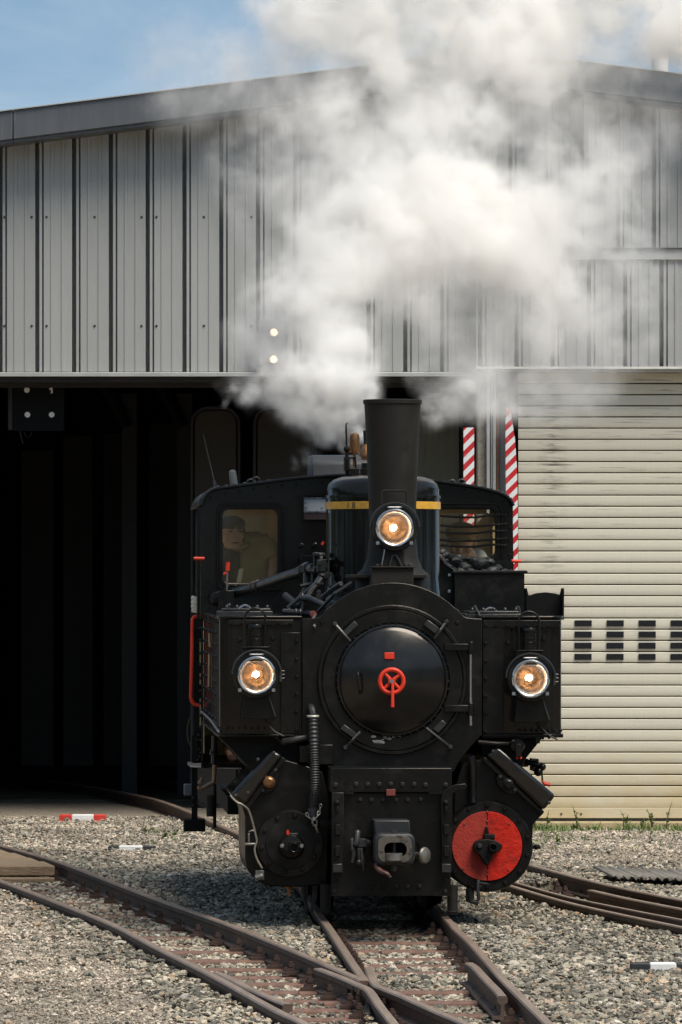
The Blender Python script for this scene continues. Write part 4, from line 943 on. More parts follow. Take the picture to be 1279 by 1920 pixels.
# --- headlamps
def lamp(cu, cv, d, chim=True, base=True):
    c = P(cu, cv, d); rf, rc, rl = K(44, d), K(35, d), K(29.8, d)
    hl = part(B().lathe([(rf * .7, -.24), (rf * .93, -.2), (rf * .95, -.05), (rf, -.03), (rf, -.004), (rf - .006, .004), (rc + .006, .004), (rc, -.004), (rl, -.02)], c, n=56), 'headlight', M['black'])
    part(B().lathe([(rc + .004, .0), (rc + .003, .016), (rc - .005, .024), (rl + .006, .022), (rl + .003, .02)], c, n=56), 'lens_rim', M['chrome'], hl)
    part(B().lathe([(rl + .003, .008)] + [(rl * t, .008 + .022 * (1 - t * t)) for t in (.8, .55, .3, 0)], c, n=40), 'lens', M['lens'], hl)
    part(B().lathe([(rl + .004, .0), (rl * .97, -.02), (rl * .86, -.06), (rl * .68, -.1), (rl * .45, -.13), (rl * .24, -.145), (rl * .22, -.15), (0, -.15)], c, n=48), 'reflector', M['reflector'], hl, angle=60)
    part(B().lathe([(.012, -.15), (.012, -.09)], c, n=12).done if False else B().cyl(c + Vector((0, .15, 0)), c + Vector((0, .085, 0)), .013, n=12), 'bulb_socket', M['brass'], hl)
    part(B().ball(c + Vector((0, .066, .004)), .018, (1, 1.15, 1)), 'bulb', M['bulb'], hl)
    part(B().ring(c + Vector((0, .1, 0)), .028, .0035), 'mirrored_bulb_ring', M['brass'], hl)  # brass ring added to imitate the bulb's mirror image
    b = B(); b.cyl(P(cu - 12, cv - 39, d - .012), P(cu + 12, cv - 39, d - .012), .005, n=8)
    for s in (-12, 12): b.ball(P(cu + s, cv - 39, d - .012), .008, sub=1)
    for s in (-1, 1): pb(b, cu + s * 31.5 - 3, cu + s * 31.5 + 3, cv + 25, cv + 31, d - .014, d)
    part(b, 'rim_clip', M['steel'], hl, split=True)
    b = B(); b.tube([P(cu + 46 * math.cos(t), cv - 2 - 45 * math.sin(t), d - .01) for t in [PI * i / 16 for i in range(17)]], .0065, 6); part(b, 'visor_bead', M['pipe'], hl)
    if chim:
        o = cv - 1266
        b = B(); cp = P(cu - 2.5, 1215 + o, d + .06); b.lathe([(.05, 0), (.042, .003), (.042, .05), (.044, .052), (.044, .056), (.041, .058), (.041, .075), (.043, .077), (.043, .081), (.041, .083), (.041, .12), (.044, .124), (.044, .138), (.04, .146), (0, .147)], cp, (0, 0, 1), 24); part(b, 'lamp_chimney', M['gloss'], hl)
        b = B(); pb(b, cu - 28, cu + 24, 1212.5 + o, 1215 + o, d, d + .14); pb(b, cu - 27, cu + 23, 1215.5 + o, 1240 + o, d + .01, d + .13); part(b, 'lamp_shoulder', M['black'], hl, bevel=.002)
        b = B(); pt(b, [(cu - 21.5, 1212 + o, d + .05), (cu - 22.5, 1165 + o, d + .05), (cu - 21, 1152 + o, d + .05), (cu - 13, 1143.5 + o, d + .05), (cu - 3, 1140.5 + o, d + .05), (cu + 7, 1143.5 + o, d + .05), (cu + 14.5, 1152 + o, d + .05), (cu + 16, 1165 + o, d + .05), (cu + 14.5, 1212 + o, d + .05)], .0075, 8, 4); part(b, 'bail_handle', M['black'], hl)
        b = B(); pp(b, [(cu - 25, 1300 + o), (cu + 23, 1300 + o), (cu + 37, 1348 + o), (cu - 30, 1348 + o)], d + .07, .02); part(b, 'lamp_bracket', M['black'], hl, bevel=.004)
        b = B(); pt(b, [(cu + 24, 1310 + o, d + .06), (cu + 35, 1343 + o, d + .05)], .005, 6); pt(b, [(cu + 12, 1346 + o, .0), (cu + 20, 1358 + o, -.01), (cu + 34, 1372 + o, -.01), (cu + 50, 1380 + o, .0)], .006, 6, 4); part(b, 'lamp_cable', M['rubber'], hl, split=True)
        b = B()
        for k in range(3): b.cyl(P(cu + 46, cv - 8 + k * 7, d - .005), P(cu + 52, cv - 8 + k * 7, d - .005), .005, n=6)
        pb(b, cu + 43, cu + 47, cv - 14, cv + 12, d - .01, d + .02); part(b, 'rim_hinge', M['darksteel'], hl)
    return hl
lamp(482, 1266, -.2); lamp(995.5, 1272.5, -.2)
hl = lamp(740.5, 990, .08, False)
b = B(); pt(b, [(716.5, 960, .24), (716.5, 924, .24), (718, 921, .24), (722, 920, .24), (758, 920, .24), (762, 921, .24), (763.5, 924, .24), (763.5, 960, .24)], .0065, 6); part(b, 'lamp_frame', M['matte'], hl)
b = B(); pp(b, [(721, 1025), (756, 1025), (760.5, 1063), (717, 1063)], .12, .2); part(b, 'lamp_bracket', M['matte'], hl, bevel=.004)
b = B(); pt(b, [(731, 1063, .11), (734, 1050, .11), (737, 1042, .11), (740.5, 1041, .11), (744, 1043, .11), (749, 1052, .11), (754, 1063, .11)], .008, 6, 4); part(b, 'lamp_cable', M['rubber'], hl)
b = B(); pb(b, 697.5, 776.3, 1065, 1100, .03, .3); pb(b, 697, 779, 1062, 1064.5, .01, .32); pbolts(b, [(708, 1067), (768, 1067)], .03, 3.4); 
for u in (708, 716, 762, 769): b.bolt(P(u, 1061.5, .1), .014, .014, (0, 0, 1))
part(b, 'lamp_pedestal', M['matte'], bevel=.003)
b = B(); pt(b, [(722, 1030, .1), (719, 1048, .1), (716, 1060, .1)], .004, 6); part(b, 'earth_strap', M['steel'], hl)

# --- cab
DC = 3.15
roofl = [(378, 950), (382, 938), (388, 929), (397, 922), (409, 918), (440, 914), (478, 909), (530, 902), (578, 897), (625, 894), (671, 893), (720, 894), (770, 899), (827, 906), (870, 912), (905, 918), (935, 926), (948, 932), (957, 940), (962, 950)]
outer = [(376, 1160), (378, 950)] + roofl[1:] + [(965, 1160)]
hl_, hr_ = (418, 521, 955, 1093), (821, 929, 955, 1044)
def holes(d, hs, r=.045):
    o = []
    for u0, u1, v0, v1 in hs: p, q = P(u0, v0, d), P(u1, v1, d); o.append(rrect(p.x, q.x, q.z, p.z, r))
    return o
part(B().plate([xz(u, v, DC) for u, v in outer], holes(DC, (hl_, hr_)), DC, DC + .012), 'cab_front', M['gloss'], bevel=.003)
part(B().plate([xz(u, v, DC) for u, v in outer], holes(DC, (hl_, hr_)), DC + .014, DC + .02), 'cab_front_lining', M['ochre'])
for (u0, u1, v0, v1), (o0, o1, w0, w1) in ((hl_, (407, 534, 942, 1107)), (hr_, (812, 942, 943, 1058))):
    p, q = P(u0, v0, DC), P(u1, v1, DC); po, qo = P(o0, w0, DC), P(o1, w1, DC)
    wf = part(B().plate(rrect(po.x, qo.x, qo.z, po.z, .06), [rrect(p.x - .003, q.x + .003, q.z - .003, p.z + .003, .045)], DC - .022, DC - .001), 'window_frame', M['gloss'], bevel=.004)
    pm_, qm = ((p + po) / 2, (q + qo) / 2)
    part(B().tube([(a, DC - .026, c_) for a, c_ in rrect(po.x + .004, qo.x - .004, qo.z + .004, po.z - .004, .06)], .008, 6, True), 'frame_bead', M['gloss'], wf)
    part(B().tube([(a, DC - .022, c_) for a, c_ in rrect(p.x - .02, q.x + .02, q.z - .02, p.z + .02, .05)], .006, 6, True), 'frame_bead', M['black'], wf)
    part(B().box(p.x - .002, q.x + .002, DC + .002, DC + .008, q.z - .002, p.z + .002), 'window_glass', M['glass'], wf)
# guard wires
for k, v in enumerate((967, 984, 997, 1011, 1022)):
    b = B(); pt(b, [(812, v - 1, DC - .035), (850, v + 2 + (k % 2), DC - .035), (890, v + 3, DC - .035), (920, v + (1 if k % 2 else -1), DC - .035), (949, v - 1.5 + (k == 4) * 3, DC - .03)], .0075, 6, 4); b.bolt(P(949, v - 1.5 + (k == 4) * 3, DC - .02), .012, .012); part(b, 'guard_bar', M['black'])
b = B()
for uvs in ([(391, v) for v in (958, 984, 1011, 1037, 1063, 1090, 1115, 1140)], [(396, 933), (423, 927), (449, 922), (476, 917), (503, 914), (529, 911), (556, 909), (582, 907), (604, 905)], [(846, 916), (872, 920), (897, 924), (923, 930), (945, 940)], [(956, v) for v in (963, 988, 1013, 1040, 1066)], [(507, 932), (540, 952), (541, 979), (556, 933)]): pbolts(b, uvs, DC, 2.9, .7)
pbolts(b, [(566, 1023), (591, 1022)], DC, 5, .5)
part(b, 'cab_rivets', M['gloss'], kind='stuff')
b = B(); pb(b, 563, 650, 1041, 1075, DC - .02, DC); part(b, 'inspection_cover', M['gloss'], bevel=.004)
b = B(); pb(b, 570.5, 640, 932, 961, DC - .02, DC - .002); wp = part(b, 'works_plate', M['plate'], bevel=.002)
b = B(); pb(b, 578, 640, 936.5, 958.5, DC - .024, DC - .0205); part(b, 'plate_panel', M['plate'], wp, bevel=.002)
b = B(); pbolts(b, [(573.5, 934.5), (573.5, 943), (573.5, 952), (574, 958), (581, 934), (590, 934), (606, 934), (581, 959.5), (595, 959.5), (603.5, 953)], DC - .024, 1.6, .5); part(b, 'plate_screws', M['darksteel'], wp, kind='stuff')
b = B(); pb(b, 570.5, 640, 962, 974, DC - .014, DC - .002); part(b, 'red_strip', mat('dark_red_strip', (.016, .005, .004), .6), wp)
b = B(); pb(b, 566, 640, 926, 929, DC - .05, DC); part(b, 'plate_gutter', M['gloss'], wp)
# cab shell: roof arch, sides with openings, back wall with windows
rl_ = [xz(u, v, DC) for u, v in roofl]
inn = [(x * .985, z - .025) for x, z in rl_]
cr_ = B(); b0_, b1_ = DC - .05, DC + 2.1
a = [cr_.bm.verts.new((x, b0_, z + .004)) for x, z in rl_]; a2 = [cr_.bm.verts.new((x, b1_, z + .004)) for x, z in rl_]
for i in range(len(a) - 1): cr_.bm.faces.new((a[i], a[i + 1], a2[i + 1], a2[i]))
o = part(cr_, 'cab_roof', M['black']); sm = o.modifiers.new('thickness', 'SOLIDIFY'); sm.thickness = .012; sm.offset = 1
part(B().tube([(x, b0_, z + .008) for x, z in rl_], .011, 6), 'roof_edge_bead', M['gloss'])
b = B()
for i in range(1, len(rl_) - 1):
    if not 7 <= i <= 13: 
        for t in (0, .5): x, z = rl_[i]; x2, z2 = rl_[i + 1]; b.bolt((x + (x2 - x) * t, b0_ + .03, z + (z2 - z) * t + .014), .012, .012, (0, 0, 1), 6)
part(b, 'roof_rivets', M['pipe'], kind='stuff')
xl_, xr_ = P(378, 1000, DC).x, P(963, 1000, DC).x; zr_ = P(400, 950, DC).z; zs = P(400, 1085, DC).z; zbm = P(400, 1440, DC).z
for x0, x1, sg_ in ((xl_, xl_ + .012, -1), (xr_ - .012, xr_, 1)):
    b = B(); b.box(x0, x1, DC + .021, DC + 1.75, zbm, zs); b.box(x0, x1, DC + .021, DC + .13, zs, zr_ + .02); b.box(x0, x1, DC + 1.62, DC + 1.75, zs, zr_ + .02); b.box(x0, x1, DC + .13, DC + 1.62, zr_ - .1, zr_ + .02)
    cs = part(b, 'cab_side', M['gloss'])
    b = B()
    for k in range(17): b.bolt((x0 if sg_ < 0 else x1, DC + .07, zbm + .1 + k * .085), .011, .011, (sg_, 0, 0), 8)
    part(b, 'side_rivets', M['gloss'], cs, kind='stuff')
    xin = x1 + .003 if sg_ < 0 else x0 - .009
    part(B().box(xin, xin + .006, DC + .021, DC + 1.7, zbm + .1, zs), 'side_lining', M['ochre'], cs)
DB = DC + 1.72
hb_r = (828, 934, 964, 1046)
o_ = [(P(u, v, DC).x, P(u, v, DC).z) for u, v in outer]; o_[0] = (o_[0][0], zbm); o_[-1] = (o_[-1][0], zbm)
hp, hq = P(hb_r[0], hb_r[2], DB), P(hb_r[1], hb_r[3], DB); hp2, hq2 = P(453, 964, DB), P(496, 1012, DB)
part(B().plate([(x * .97, z - .02) for x, z in o_], [rrect(hp.x, hq.x, hq.z, hp.z, .05)], DB, DB + .012), 'cab_back', M['ochre'])
part(B().plate(rrect(hp2.x, hq2.x, hq2.z, hp2.z, .03), [], DB - .012, DB - .002), 'grey_panel', M['beige'])
b = B(); pb(b, 464, 475, 1000, 1100, DC + 1.4, DC + 1.45); part(b, 'gauge_column', M['beige'])
b = B(); b.box(xl_ + .02, xr_ - .02, DC + .03, DB, zbm, zbm + .03); part(b, 'cab_floor', M['frame'])
b = B(); p = P(452, 1094, DC + .12); b.cyl(P(448, 1094, DC + .12), P(453, 1068, DC + .12), .017, n=14); b.ball(P(453, 1068, DC + .12), .017, (1, 1, .5)); part(b, 'cream_lever_grip', M['rope'])
# boiler backhead
part(B().lathe([(.42, 0), (.42, -.25), (0, -.25)], (P(671, 1150, DC).x, DC + .27, 1.15), (0, 1, 0), 32), 'boiler_backhead', M['frame'])
# roof furniture
b = B(); p, q = P(583, 853, 3.6), P(690, 896, 3.6); prof = [(3.45, q.z - .02), (3.45, p.z - .06), (3.5, p.z - .015), (3.6, p.z), (3.9, p.z), (4.05, p.z - .06), (4.05, q.z - .02)]
v0 = [b.bm.verts.new((p.x, y, z)) for y, z in prof]; v1 = [b.bm.verts.new((q.x, y, z)) for y, z in prof]; n_ = len(prof)
for i in range(n_): b.bm.faces.new((v0[i], v0[(i + 1) % n_], v1[(i + 1) % n_], v1[i]))
b.bm.faces.new(v0); b.bm.faces.new(v1[::-1]); part(b, 'roof_ventilator', mat('grey_roof_box', (.075, .077, .08), .55, var=.25, vscale=9), bevel=.012)
part(B().tube([P(405, 917, DC + .3), P(402.5, 903, DC + .3), P(401.5, 899, DC + .3), P(381.5, 814, DC + .3)], [.012, .011, .004, .003], 6), 'antenna', M['pipe'])
part(B().tube([P(440.5, 916, DC + .4), P(438, 898, DC + .4), P(436.3, 884, DC + .4), P(436, 881, DC + .4)], [.028, .0265, .024, .012], 12).lathe([(.04, 0), (.04, .012), (.03, .014)], P(441, 917, DC + .4), (0, 0, 1), 12), 'stub_pipe', mat('grey_pipe', (.16, .16, .155), .5, var=.25, vscale=20))
for u, v in ((470.5, 905), (481, 901), (848, 906), (866, 905)):
    part(B().ring(P(u, v, DC + .1), .021, .009, (0, 1, 0), 18, 8).cyl(P(u, v + 6, DC + .1), P(u, v + 14, DC + .1), .014), 'lifting_eye', M['pipe'])
# rails, reds and side detail at the cab's left flank
part(pt(B(), [(376, 1322.5, 3.3), (368, 1321.5, 3.3), (362, 1317, 3.3), (358.5, 1309, 3.3), (358.5, 1300, 3.3), (360, 1240, 3.3), (361, 1170, 3.3), (362.5, 1160, 3.3), (366, 1156, 3.3), (371, 1155.5, 3.3)], .0115, 10, 3), 'grab_rail', M['red'], label='red upright grab rail')
part(pt(B(), [(372, 960, 3.35), (370.5, 1000, 3.35), (370.5, 1140, 3.35)], .011, 8), 'grab_rail', M['black'])
b = B(); pb(b, 370, 378, 950, 1150, 3.2, 3.3); pbolts(b, [(376, v) for v in range(962, 1150, 16)], 3.2, 2, .8); pb(b, 373, 380, 951, 964, 3.15, 3.3); part(b, 'cab_corner_post', M['gloss'])
for a_, c_ in (((364, 1047), (384, 1047.5)), ((960, 1052), (978, 1052.5))): part(pt(B(), [(*a_, 3.1), (*c_, 3.1)], .0115, 10), 'red_marker_handle', M['red'])
b = B(); pb(b, 364, 380, 1180, 1440, 3.32, 3.36); pbolts(b, [(375, v) for v in range(1200, 1430, 22)], 3.32, 2.4, .8); part(b, 'cab_side_apron', M['frame'])
b = B()
for v0, v1, m_ in ((1200, 1243, 0), (1262, 1283, 1), (1310, 1332, 0), (1335, 1360, 1)):
    pb(b, 375, 378.5, v0, v1, 3.29, 3.31)
part(b, 'lining_stripe', mat('buff_lining', (.5, .33, .17), .5, var=.2))
b = B()
for u0, v0, u1, v1 in ((393, 1187, 394, 1213), (393, 1227, 392, 1288)): pt(b, [(u0, v0, 1.66), (u1, v1, 1.66)], .007, 6)
part(b, 'lining_stripe', MATS['buff_lining'], tl)
# coal bunker box on the tank, gusset, dark spark panel
b = B(); pp(b, [(853, 1074), (984, 1074), (984, 1165), (853, 1165)], 2.2, 2.22); q = P(984, 1074, 2.2); x0 = P(853, 1074, 2.2).x; zt_b = q.z; zb_b = P(853, 1165, 2.2).z
b.box(x0, x0 + .02, 2.225, 3.1, zb_b, zt_b); b.box(q.x - .02, q.x, 2.225, 3.1, zb_b, zt_b); b.box(x0 + .021, q.x - .021, 2.225, 3.1, zt_b - .13, zt_b - .1)
bk = part(b, 'coal_box', M['black'], bevel=.003)
b = B(); b.tube([(x0 - .01, 2.19, zt_b + .004), (q.x + .01, 2.19, zt_b + .004), (q.x + .01, 3.08, zt_b + .004)], .012, 8); part(b, 'coal_box_rim', M['black'], bk)
b = B(); b.box(P(860, 1074, 3.0).x, P(962, 1074, 3.0).x, 3.08, 3.1, zt_b - .02, P(900, 1050, 3.08).z); part(b, 'back_board', M['black'], bk)
b = B(); p1, p2, p3, p4 = P(822, 1040, 2.3), P(852, 1072, 2.3), P(852, 1166, 2.3), P(822, 1166, 2.3); b.prism([(p.x, p.z) for p in (p1, p2, p3, p4)], 2.3, 2.32); part(b, 'bunker_gusset', M['black'], bk, bevel=.003)
b = B(); pt(b, [(824, 1043, 2.29), (853, 1074, 2.29)], .01, 6); part(b, 'gusset_bead', M['pipe'], bk)
b = B(); pbolts(b, [(844, 1078), (843.5, 1109)], 2.3, 3.6, .5); part(b, 'gusset_bolts', M['steel'], bk)
b = B(); pp(b, [(990, 1162), (990.5, 1118), (1005, 1112.5), (1024, 1110.5), (1040, 1112.5), (1057, 1117), (1056, 1162)], 1.2, 1.22); pp(b, [(988, 1162), (988.5, 1103), (991, 1113), (992, 1162)], 1.1, 1.3); pp(b, [(1055, 1162), (1056, 1114), (1058.5, 1103), (1058, 1162)], 1.1, 1.3); part(b, 'spark_screen', mat('sheet_black', (.006, .006, .006), .8, spec=.15))
# horn lever, red flag rod, small black box with round fitting before the left window
b = B(); pb(b, 411, 440, 1107, 1148, 2.75, 3.0); bx_ = part(b, 'sandbox', M['gloss'], bevel=.004)
b = B(); b.lathe([(K(13, 2.9), -.03), (K(13, 2.9), .02), (K(10, 2.9), .03), (0, .032)], P(407, 1122, 2.9), n=20); part(b, 'round_cover', M['gloss'], bx_)
b = B(); pt(b, [(426, 1107, 2.7), (427, 1072, 2.7)], .006, 6); part(b, 'rod', M['worn'], bx_)
b = B(); pt(b, [(427.3, 1070, 2.7), (428.3, 1054, 2.7)], [.0135, .014], 8); pt(b, [(426, 1073, 2.7), (420, 1077, 2.7)], .008, 6); part(b, 'rod_tip', M['red'], bx_)

# --- pipework left of the dome
b = B(); pt(b, [(440, 1112, 2.9), (478, 1101, 2.5), (545, 1078, 1.8), (590, 1063.5, 1.35)], [.034, .034, .034, .03], 14)
ej = part(b, 'ejector_pipe', M['pipe'])
b = B()
for u, v, d in ((478, 1101, 2.5), (486, 1098.5, 2.4)): b.ring(P(u, v, d), .036, .006, P(545, 1078, 1.8) - P(478, 1101, 2.5), 18, 6)
pt(b, [(562, 1072.5, 1.6), (569, 1069.5, 1.54)], .042, 6); pt(b, [(572, 1067, 1.5), (580, 1066, 1.45)], .044, 6); pt(b, [(582, 1068, 1.42), (596, 1069, 1.3)], .026, 10); part(b, 'pipe_union', M['pipe'], ej, split=True)
b = B(); pb(b, 597, 612, 1049, 1072, 1.05, 1.25); pt(b, [(590, 1040, 1.2), (610, 1041, 1.2)], .017, 8); pb(b, 588, 598, 1036, 1042, 1.15, 1.25); pt(b, [(591, 1043, 1.2), (591, 1062, 1.2)], .012, 8); pt(b, [(600, 1048, 1.1), (606, 1048, 1.1)], .022, 8); pb(b, 595, 604, 1050, 1060, 1.0, 1.05); b.ball(P(606, 1066, 1.1), .045); part(b, 'valve_body', M['pipe'], bevel=.003)
b = B(); pt(b, [(601, 1086, 1.0), (590, 1100, .95), (578, 1119, .9)], [.024, .02, .018], 10); pt(b, [(612, 1076, 1.1), (603, 1086, 1.05)], .034, 8); part(b, 'feed_pipe', M['steel'] if False else M['pipe'])
b = B(); pt(b, [(573, 1073, 1.45), (572.5, 1100, 1.4), (569, 1109, 1.38), (563.5, 1119, 1.36), (562, 1134, 1.35)], .0135, 8, 4)
pt(b, [(587, 1076, 1.3), (587, 1091, 1.3), (583, 1095, 1.3), (564, 1099, 1.3)], .012, 8, 4)
pt(b, [(535, 1116, 1.5), (546, 1125, 1.45), (557, 1135, 1.4), (568, 1133, 1.35)], .024, 8)
pt(b, [(540, 1140, 1.2), (562, 1121, 1.2), (590, 1096, 1.2)], .014, 8)
pt(b, [(532, 1147, 1.0), (560, 1149, .95), (590, 1152, .85)], .02, 8); pt(b, [(568, 1120, .95), (580, 1121, .85), (597, 1129, .75), (617, 1138, .6)], .019, 8, 3)
pt(b, [(571, 1126, .95), (570, 1138, .95), (565, 1148, .95)], .015, 8, 3)
pb(b, 594, 606, 1113, 1130, .8, .95); b.bolt(P(599, 1112, .85), .014, .02, (0, 0, 1)); pt(b, [(592, 1094, .9), (607, 1095, .9)], .008, 6)
for u, v, d in ((543, 1147.5, 1), (556, 1148.5, .95), (564, 1149, .9), (568, 1119, .94)): b.ring(P(u, v, d), .021, .009, (1, 0, 0), 14, 6)
part(b, 'small_pipe', M['pipe'], split=True)
b = B(); pt(b, [(606, 1120, .4), (622, 1106, .2), (640, 1094, .1)], .016, 8); pt(b, [(598, 1146, .3), (630, 1112, .1), (660, 1092, .1)], .011, 8); part(b, 'handrail', M['pipe'])
b = B(); b.lathe([(0, -.02), (.022, -.02), (.024, 0), (.02, .012), (0, .014)], P(588, 1152, .6), n=14); part(b, 'red_plug', M['dullred'])
part(B().wire_chain([P(592, 1152, .5), P(588, 1162, .3), P(590, 1172, .0), P(592, 1179, -.015)], .018, .0035), 'plug_chain', M['worn'])

# --- cylinders
def cylinder_set(side):
    if side < 0:
        poly = [(520, 1420), (566, 1432), (606, 1446), (618, 1500), (612, 1660), (545, 1664), (500, 1660), (478, 1648), (465, 1632), (460, 1610), (460, 1530), (452, 1504), (438, 1486)]
        cu, cv, R, hub = 544, 1582, 62.5, 24; A, Bp, C, D = (511, 1406), (532, 1417), (461, 1511), (432, 1491)
        oval, ob, ang = (505, 1466), [(517, 1444), (494, 1482)], 0
        nb, rb_, off = 10, 53, 8
    else:
        poly = [(868, 1432), (914, 1420), (936, 1410), (1022, 1523), (1000, 1545), (998, 1600), (985, 1630), (930, 1668), (860, 1650), (850, 1600), (852, 1480)]
        cu, cv, R, hub = 914, 1586.5, 84, 26; A, Bp, C, D = (911, 1417), (936, 1400), (1043, 1492), (1020, 1520)
        oval, ob = (952.5, 1470), [(938.5, 1456), (966, 1481)]
        nb, rb_, off = 14, 77, 13
    blk = part(pp(B(), poly, .02, 1.05), 'cylinder_block', M['black'], bevel=.01)
    q = [Vector(A), Vector(Bp), Vector(C), Vector(D)]
    vc = part(pp(B(), [tuple(x) for x in q], -.08, .9), 'valve_chest', M['polish'], blk, bevel=.022, seg=3)
    if side < 0: cov = [(486, 1421), (508, 1408), (434, 1489), (438, 1494)]; strip = [(530, 1419), (537, 1424), (468, 1517), (459, 1510)]
    else: strip = [(910, 1419), (1020, 1521), (1016, 1527), (905, 1426)]
    part(pp(B(), strip, -.06, .5), 'chest_flange', M['black'], vc, bevel=.004)
    b = B(); pbolts(b, ([(514, 1412), (484, 1424), (442, 1492), (465, 1487)] if side < 0 else [(925, 1409), (1030, 1505)]), -.08, 3.4); part(b, 'chest_studs', M['darksteel'], vc, kind='stuff')
    p = P(*oval, .02); a = Vector((ob[1][0] - ob[0][0], ob[1][1] - ob[0][1])).normalized(); L_, S_ = 25, 16
    pts = []
    for k in range(24):
        t = 2 * PI * k / 24; e1, e2 = math.cos(t) * L_, math.sin(t) * S_; pts.append((oval[0] + a.x * e1 - a.y * e2, oval[1] + a.y * e1 + a.x * e2))
    ov = part(pp(B(), pts, -.05, .02), 'valve_gland', M['black'], blk, bevel=.006)
    part(B().lathe([(K(11, 0), 0), (K(11, 0), .02), (K(8.5, 0), .022), (K(8.5, 0), .05), (K(6, 0), .056), (0, .056)], P(*oval, -.05), n=20), 'gland_boss', M['brass'] if side < 0 else M['black'], ov)
    b = B(); pbolts(b, ob, -.05, 4.2, .9); part(b, 'gland_studs', M['darksteel'], ov, kind='stuff')
    c = P(cu, cv, 0); r = K(R, 0)
    cc_ = part(B().lathe([(r + .012, -.9), (r + .012, -.03), (r + .004, -.02), (r, .0), (r, .05), (r - .006, .058), (r * .74, .058), (r * .73, .066), (r * .4, .07), (0, .07)] if side < 0 else [(r + .01, -.9), (r + .01, -.03), (r, .0), (r, .05), (r - .006, .058), (r * .79, .058), (r * .78, .05), (0, .05)], c, n=64), 'cylinder_cover', M['black'], blk)
    b = B()
    for k in range(nb): t = 2 * PI * k / nb + math.radians(off); b.bolt(P(cu + rb_ * math.cos(t), cv - rb_ * math.sin(t), -.057), K(4.6, 0), K(4, 0))
    part(b, 'cover_bolts', M['black'], cc_, kind='stuff')
    if side < 0:
        part(B().lathe([(K(24, 0), -.01), (K(24, 0), .03), (K(20, 0), .05), (K(12, 0), .056), (0, .056)], P(547, 1587, -.065), n=32), 'cover_hub', M['black'], cc_)
        b = B(); b.lathe([(K(12, 0), 0), (K(10, 0), .06), (K(8.6, 0), .1), (K(8, 0), .1), (K(6.6, 0), .096), (K(6.4, 0), .03), (0, .03)], P(551, 1588, -.11), n=24)
        pp(b, [(527, 1590), (530, 1580), (540, 1578), (561, 1578), (570, 1583), (569, 1591), (558, 1598), (540, 1598)], -.15, -.1); part(b, 'rod_sleeve', M['black'], cc_, bevel=.003)
        b = B(); pbolts(b, [(529.5, 1586), (566, 1586)], -.15, 5, .9); part(b, 'sleeve_studs', M['steel'], cc_)
        b = B(); pb(b, 538, 542.5, 1557, 1565, -.1, -.075); part(b, 'red_tag', M['red'], cc_); b = B(); pb(b, 543.5, 559, 1562, 1564, -.085, -.075); part(b, 'paint_scrape', M['worn'], cc_)
    else:
        rr = K(66, 0)
        for s, n_ in ((-1, 'half_disc'), (1, 'half_disc')):
            pts = [(cu + s * .8 + s * 65 * math.cos(t), cv - 65 * math.sin(t)) for t in [PI / 2 - PI * i / 28 for i in range(29)]]
            part(pp(B(), pts, -.075, -.045), n_, M['reddull'] if s < 0 else M['redcover'], cc_, bevel=.002, label='faded dull red half disc' if s < 0 else 'brighter red half disc')
        b = B(); pbolts(b, [(914, 1522), (914, 1540), (914, 1550), (871.5, 1546), (955.5, 1545), (869, 1629), (954, 1631), (914, 1640), (914.5, 1633)], -.075, 2.2, .6); part(b, 'disc_screws', M['dullred'], cc_, kind='stuff')
        b = B(); pp(b, [(888, 1588), (891, 1580), (900, 1575), (915, 1573), (932, 1577), (942, 1583), (943, 1589), (938, 1596), (925, 1602), (922, 1612), (917, 1622), (911, 1622), (906, 1613), (900, 1604), (892, 1597)], -.15, -.07); pb(b, 908, 929, 1564, 1574, -.13, -.07); pp(b, [(911, 1550), (916, 1550), (918, 1565), (909, 1565)], -.1, -.07)
        b.lathe([(K(9, 0), 0), (K(7.5, 0), .05), (K(6, 0), .055), (K(5.6, 0), .02), (0, .02)], P(924, 1588, -.15), n=20); part(b, 'cover_hub', M['frame'], cc_, bevel=.006)
        b = B(); pbolts(b, [(899.5, 1586)], -.15, 5.5, .8); part(b, 'hub_stud', M['darksteel'], cc_)
    return blk
cl_, cr2 = cylinder_set(-1), cylinder_set(1)
# pale pipe round the left cylinder, drain cocks
part(pt(B(), [(432, 1491, -.09), (438, 1498, -.09), (446, 1505, -.09), (452, 1507, -.09), (462, 1514, -.08), (468, 1522, -.07), (475, 1545, -.06), (480, 1566, -.06), (482, 1578, -.06), (478, 1592, -.06), (482, 1610, -.06), (492, 1628, -.06)], .0065, 8, 3), 'drain_pipe', mat('bare_pipe', (.26, .225, .175), .45, metal=.5, var=.3, vscale=20), cl_)
b = B(); pb(b, 480, 496, 1632, 1650, -.04, .05); pt(b, [(480, 1646, -.04), (494, 1642, -.05)], .02, 8); pt(b, [(460, 1583, .0), (482, 1583, .0)], .01, 6); pt(b, [(467, 1560, .0), (474, 1557, 0), (478, 1560, 0)], .007, 6); pt(b, [(467, 1562, 0), (467.5, 1580, 0)], .007, 6); part(b, 'drain_cock', M['worn'], cl_, bevel=.004)
b = B(); b.lathe([(.02, 0), (.022, .03), (.014, .05), (0, .05)], P(542.5, 1666, .05), (0, 0, 1), 12); pt(b, [(542.5, 1666, .05), (542.5, 1680, .05)], .01, 6); pt(b, [(533, 1664, .05), (556, 1664, .05)], .007, 6); part(b, 'drain_valve', M['brass'], cl_)
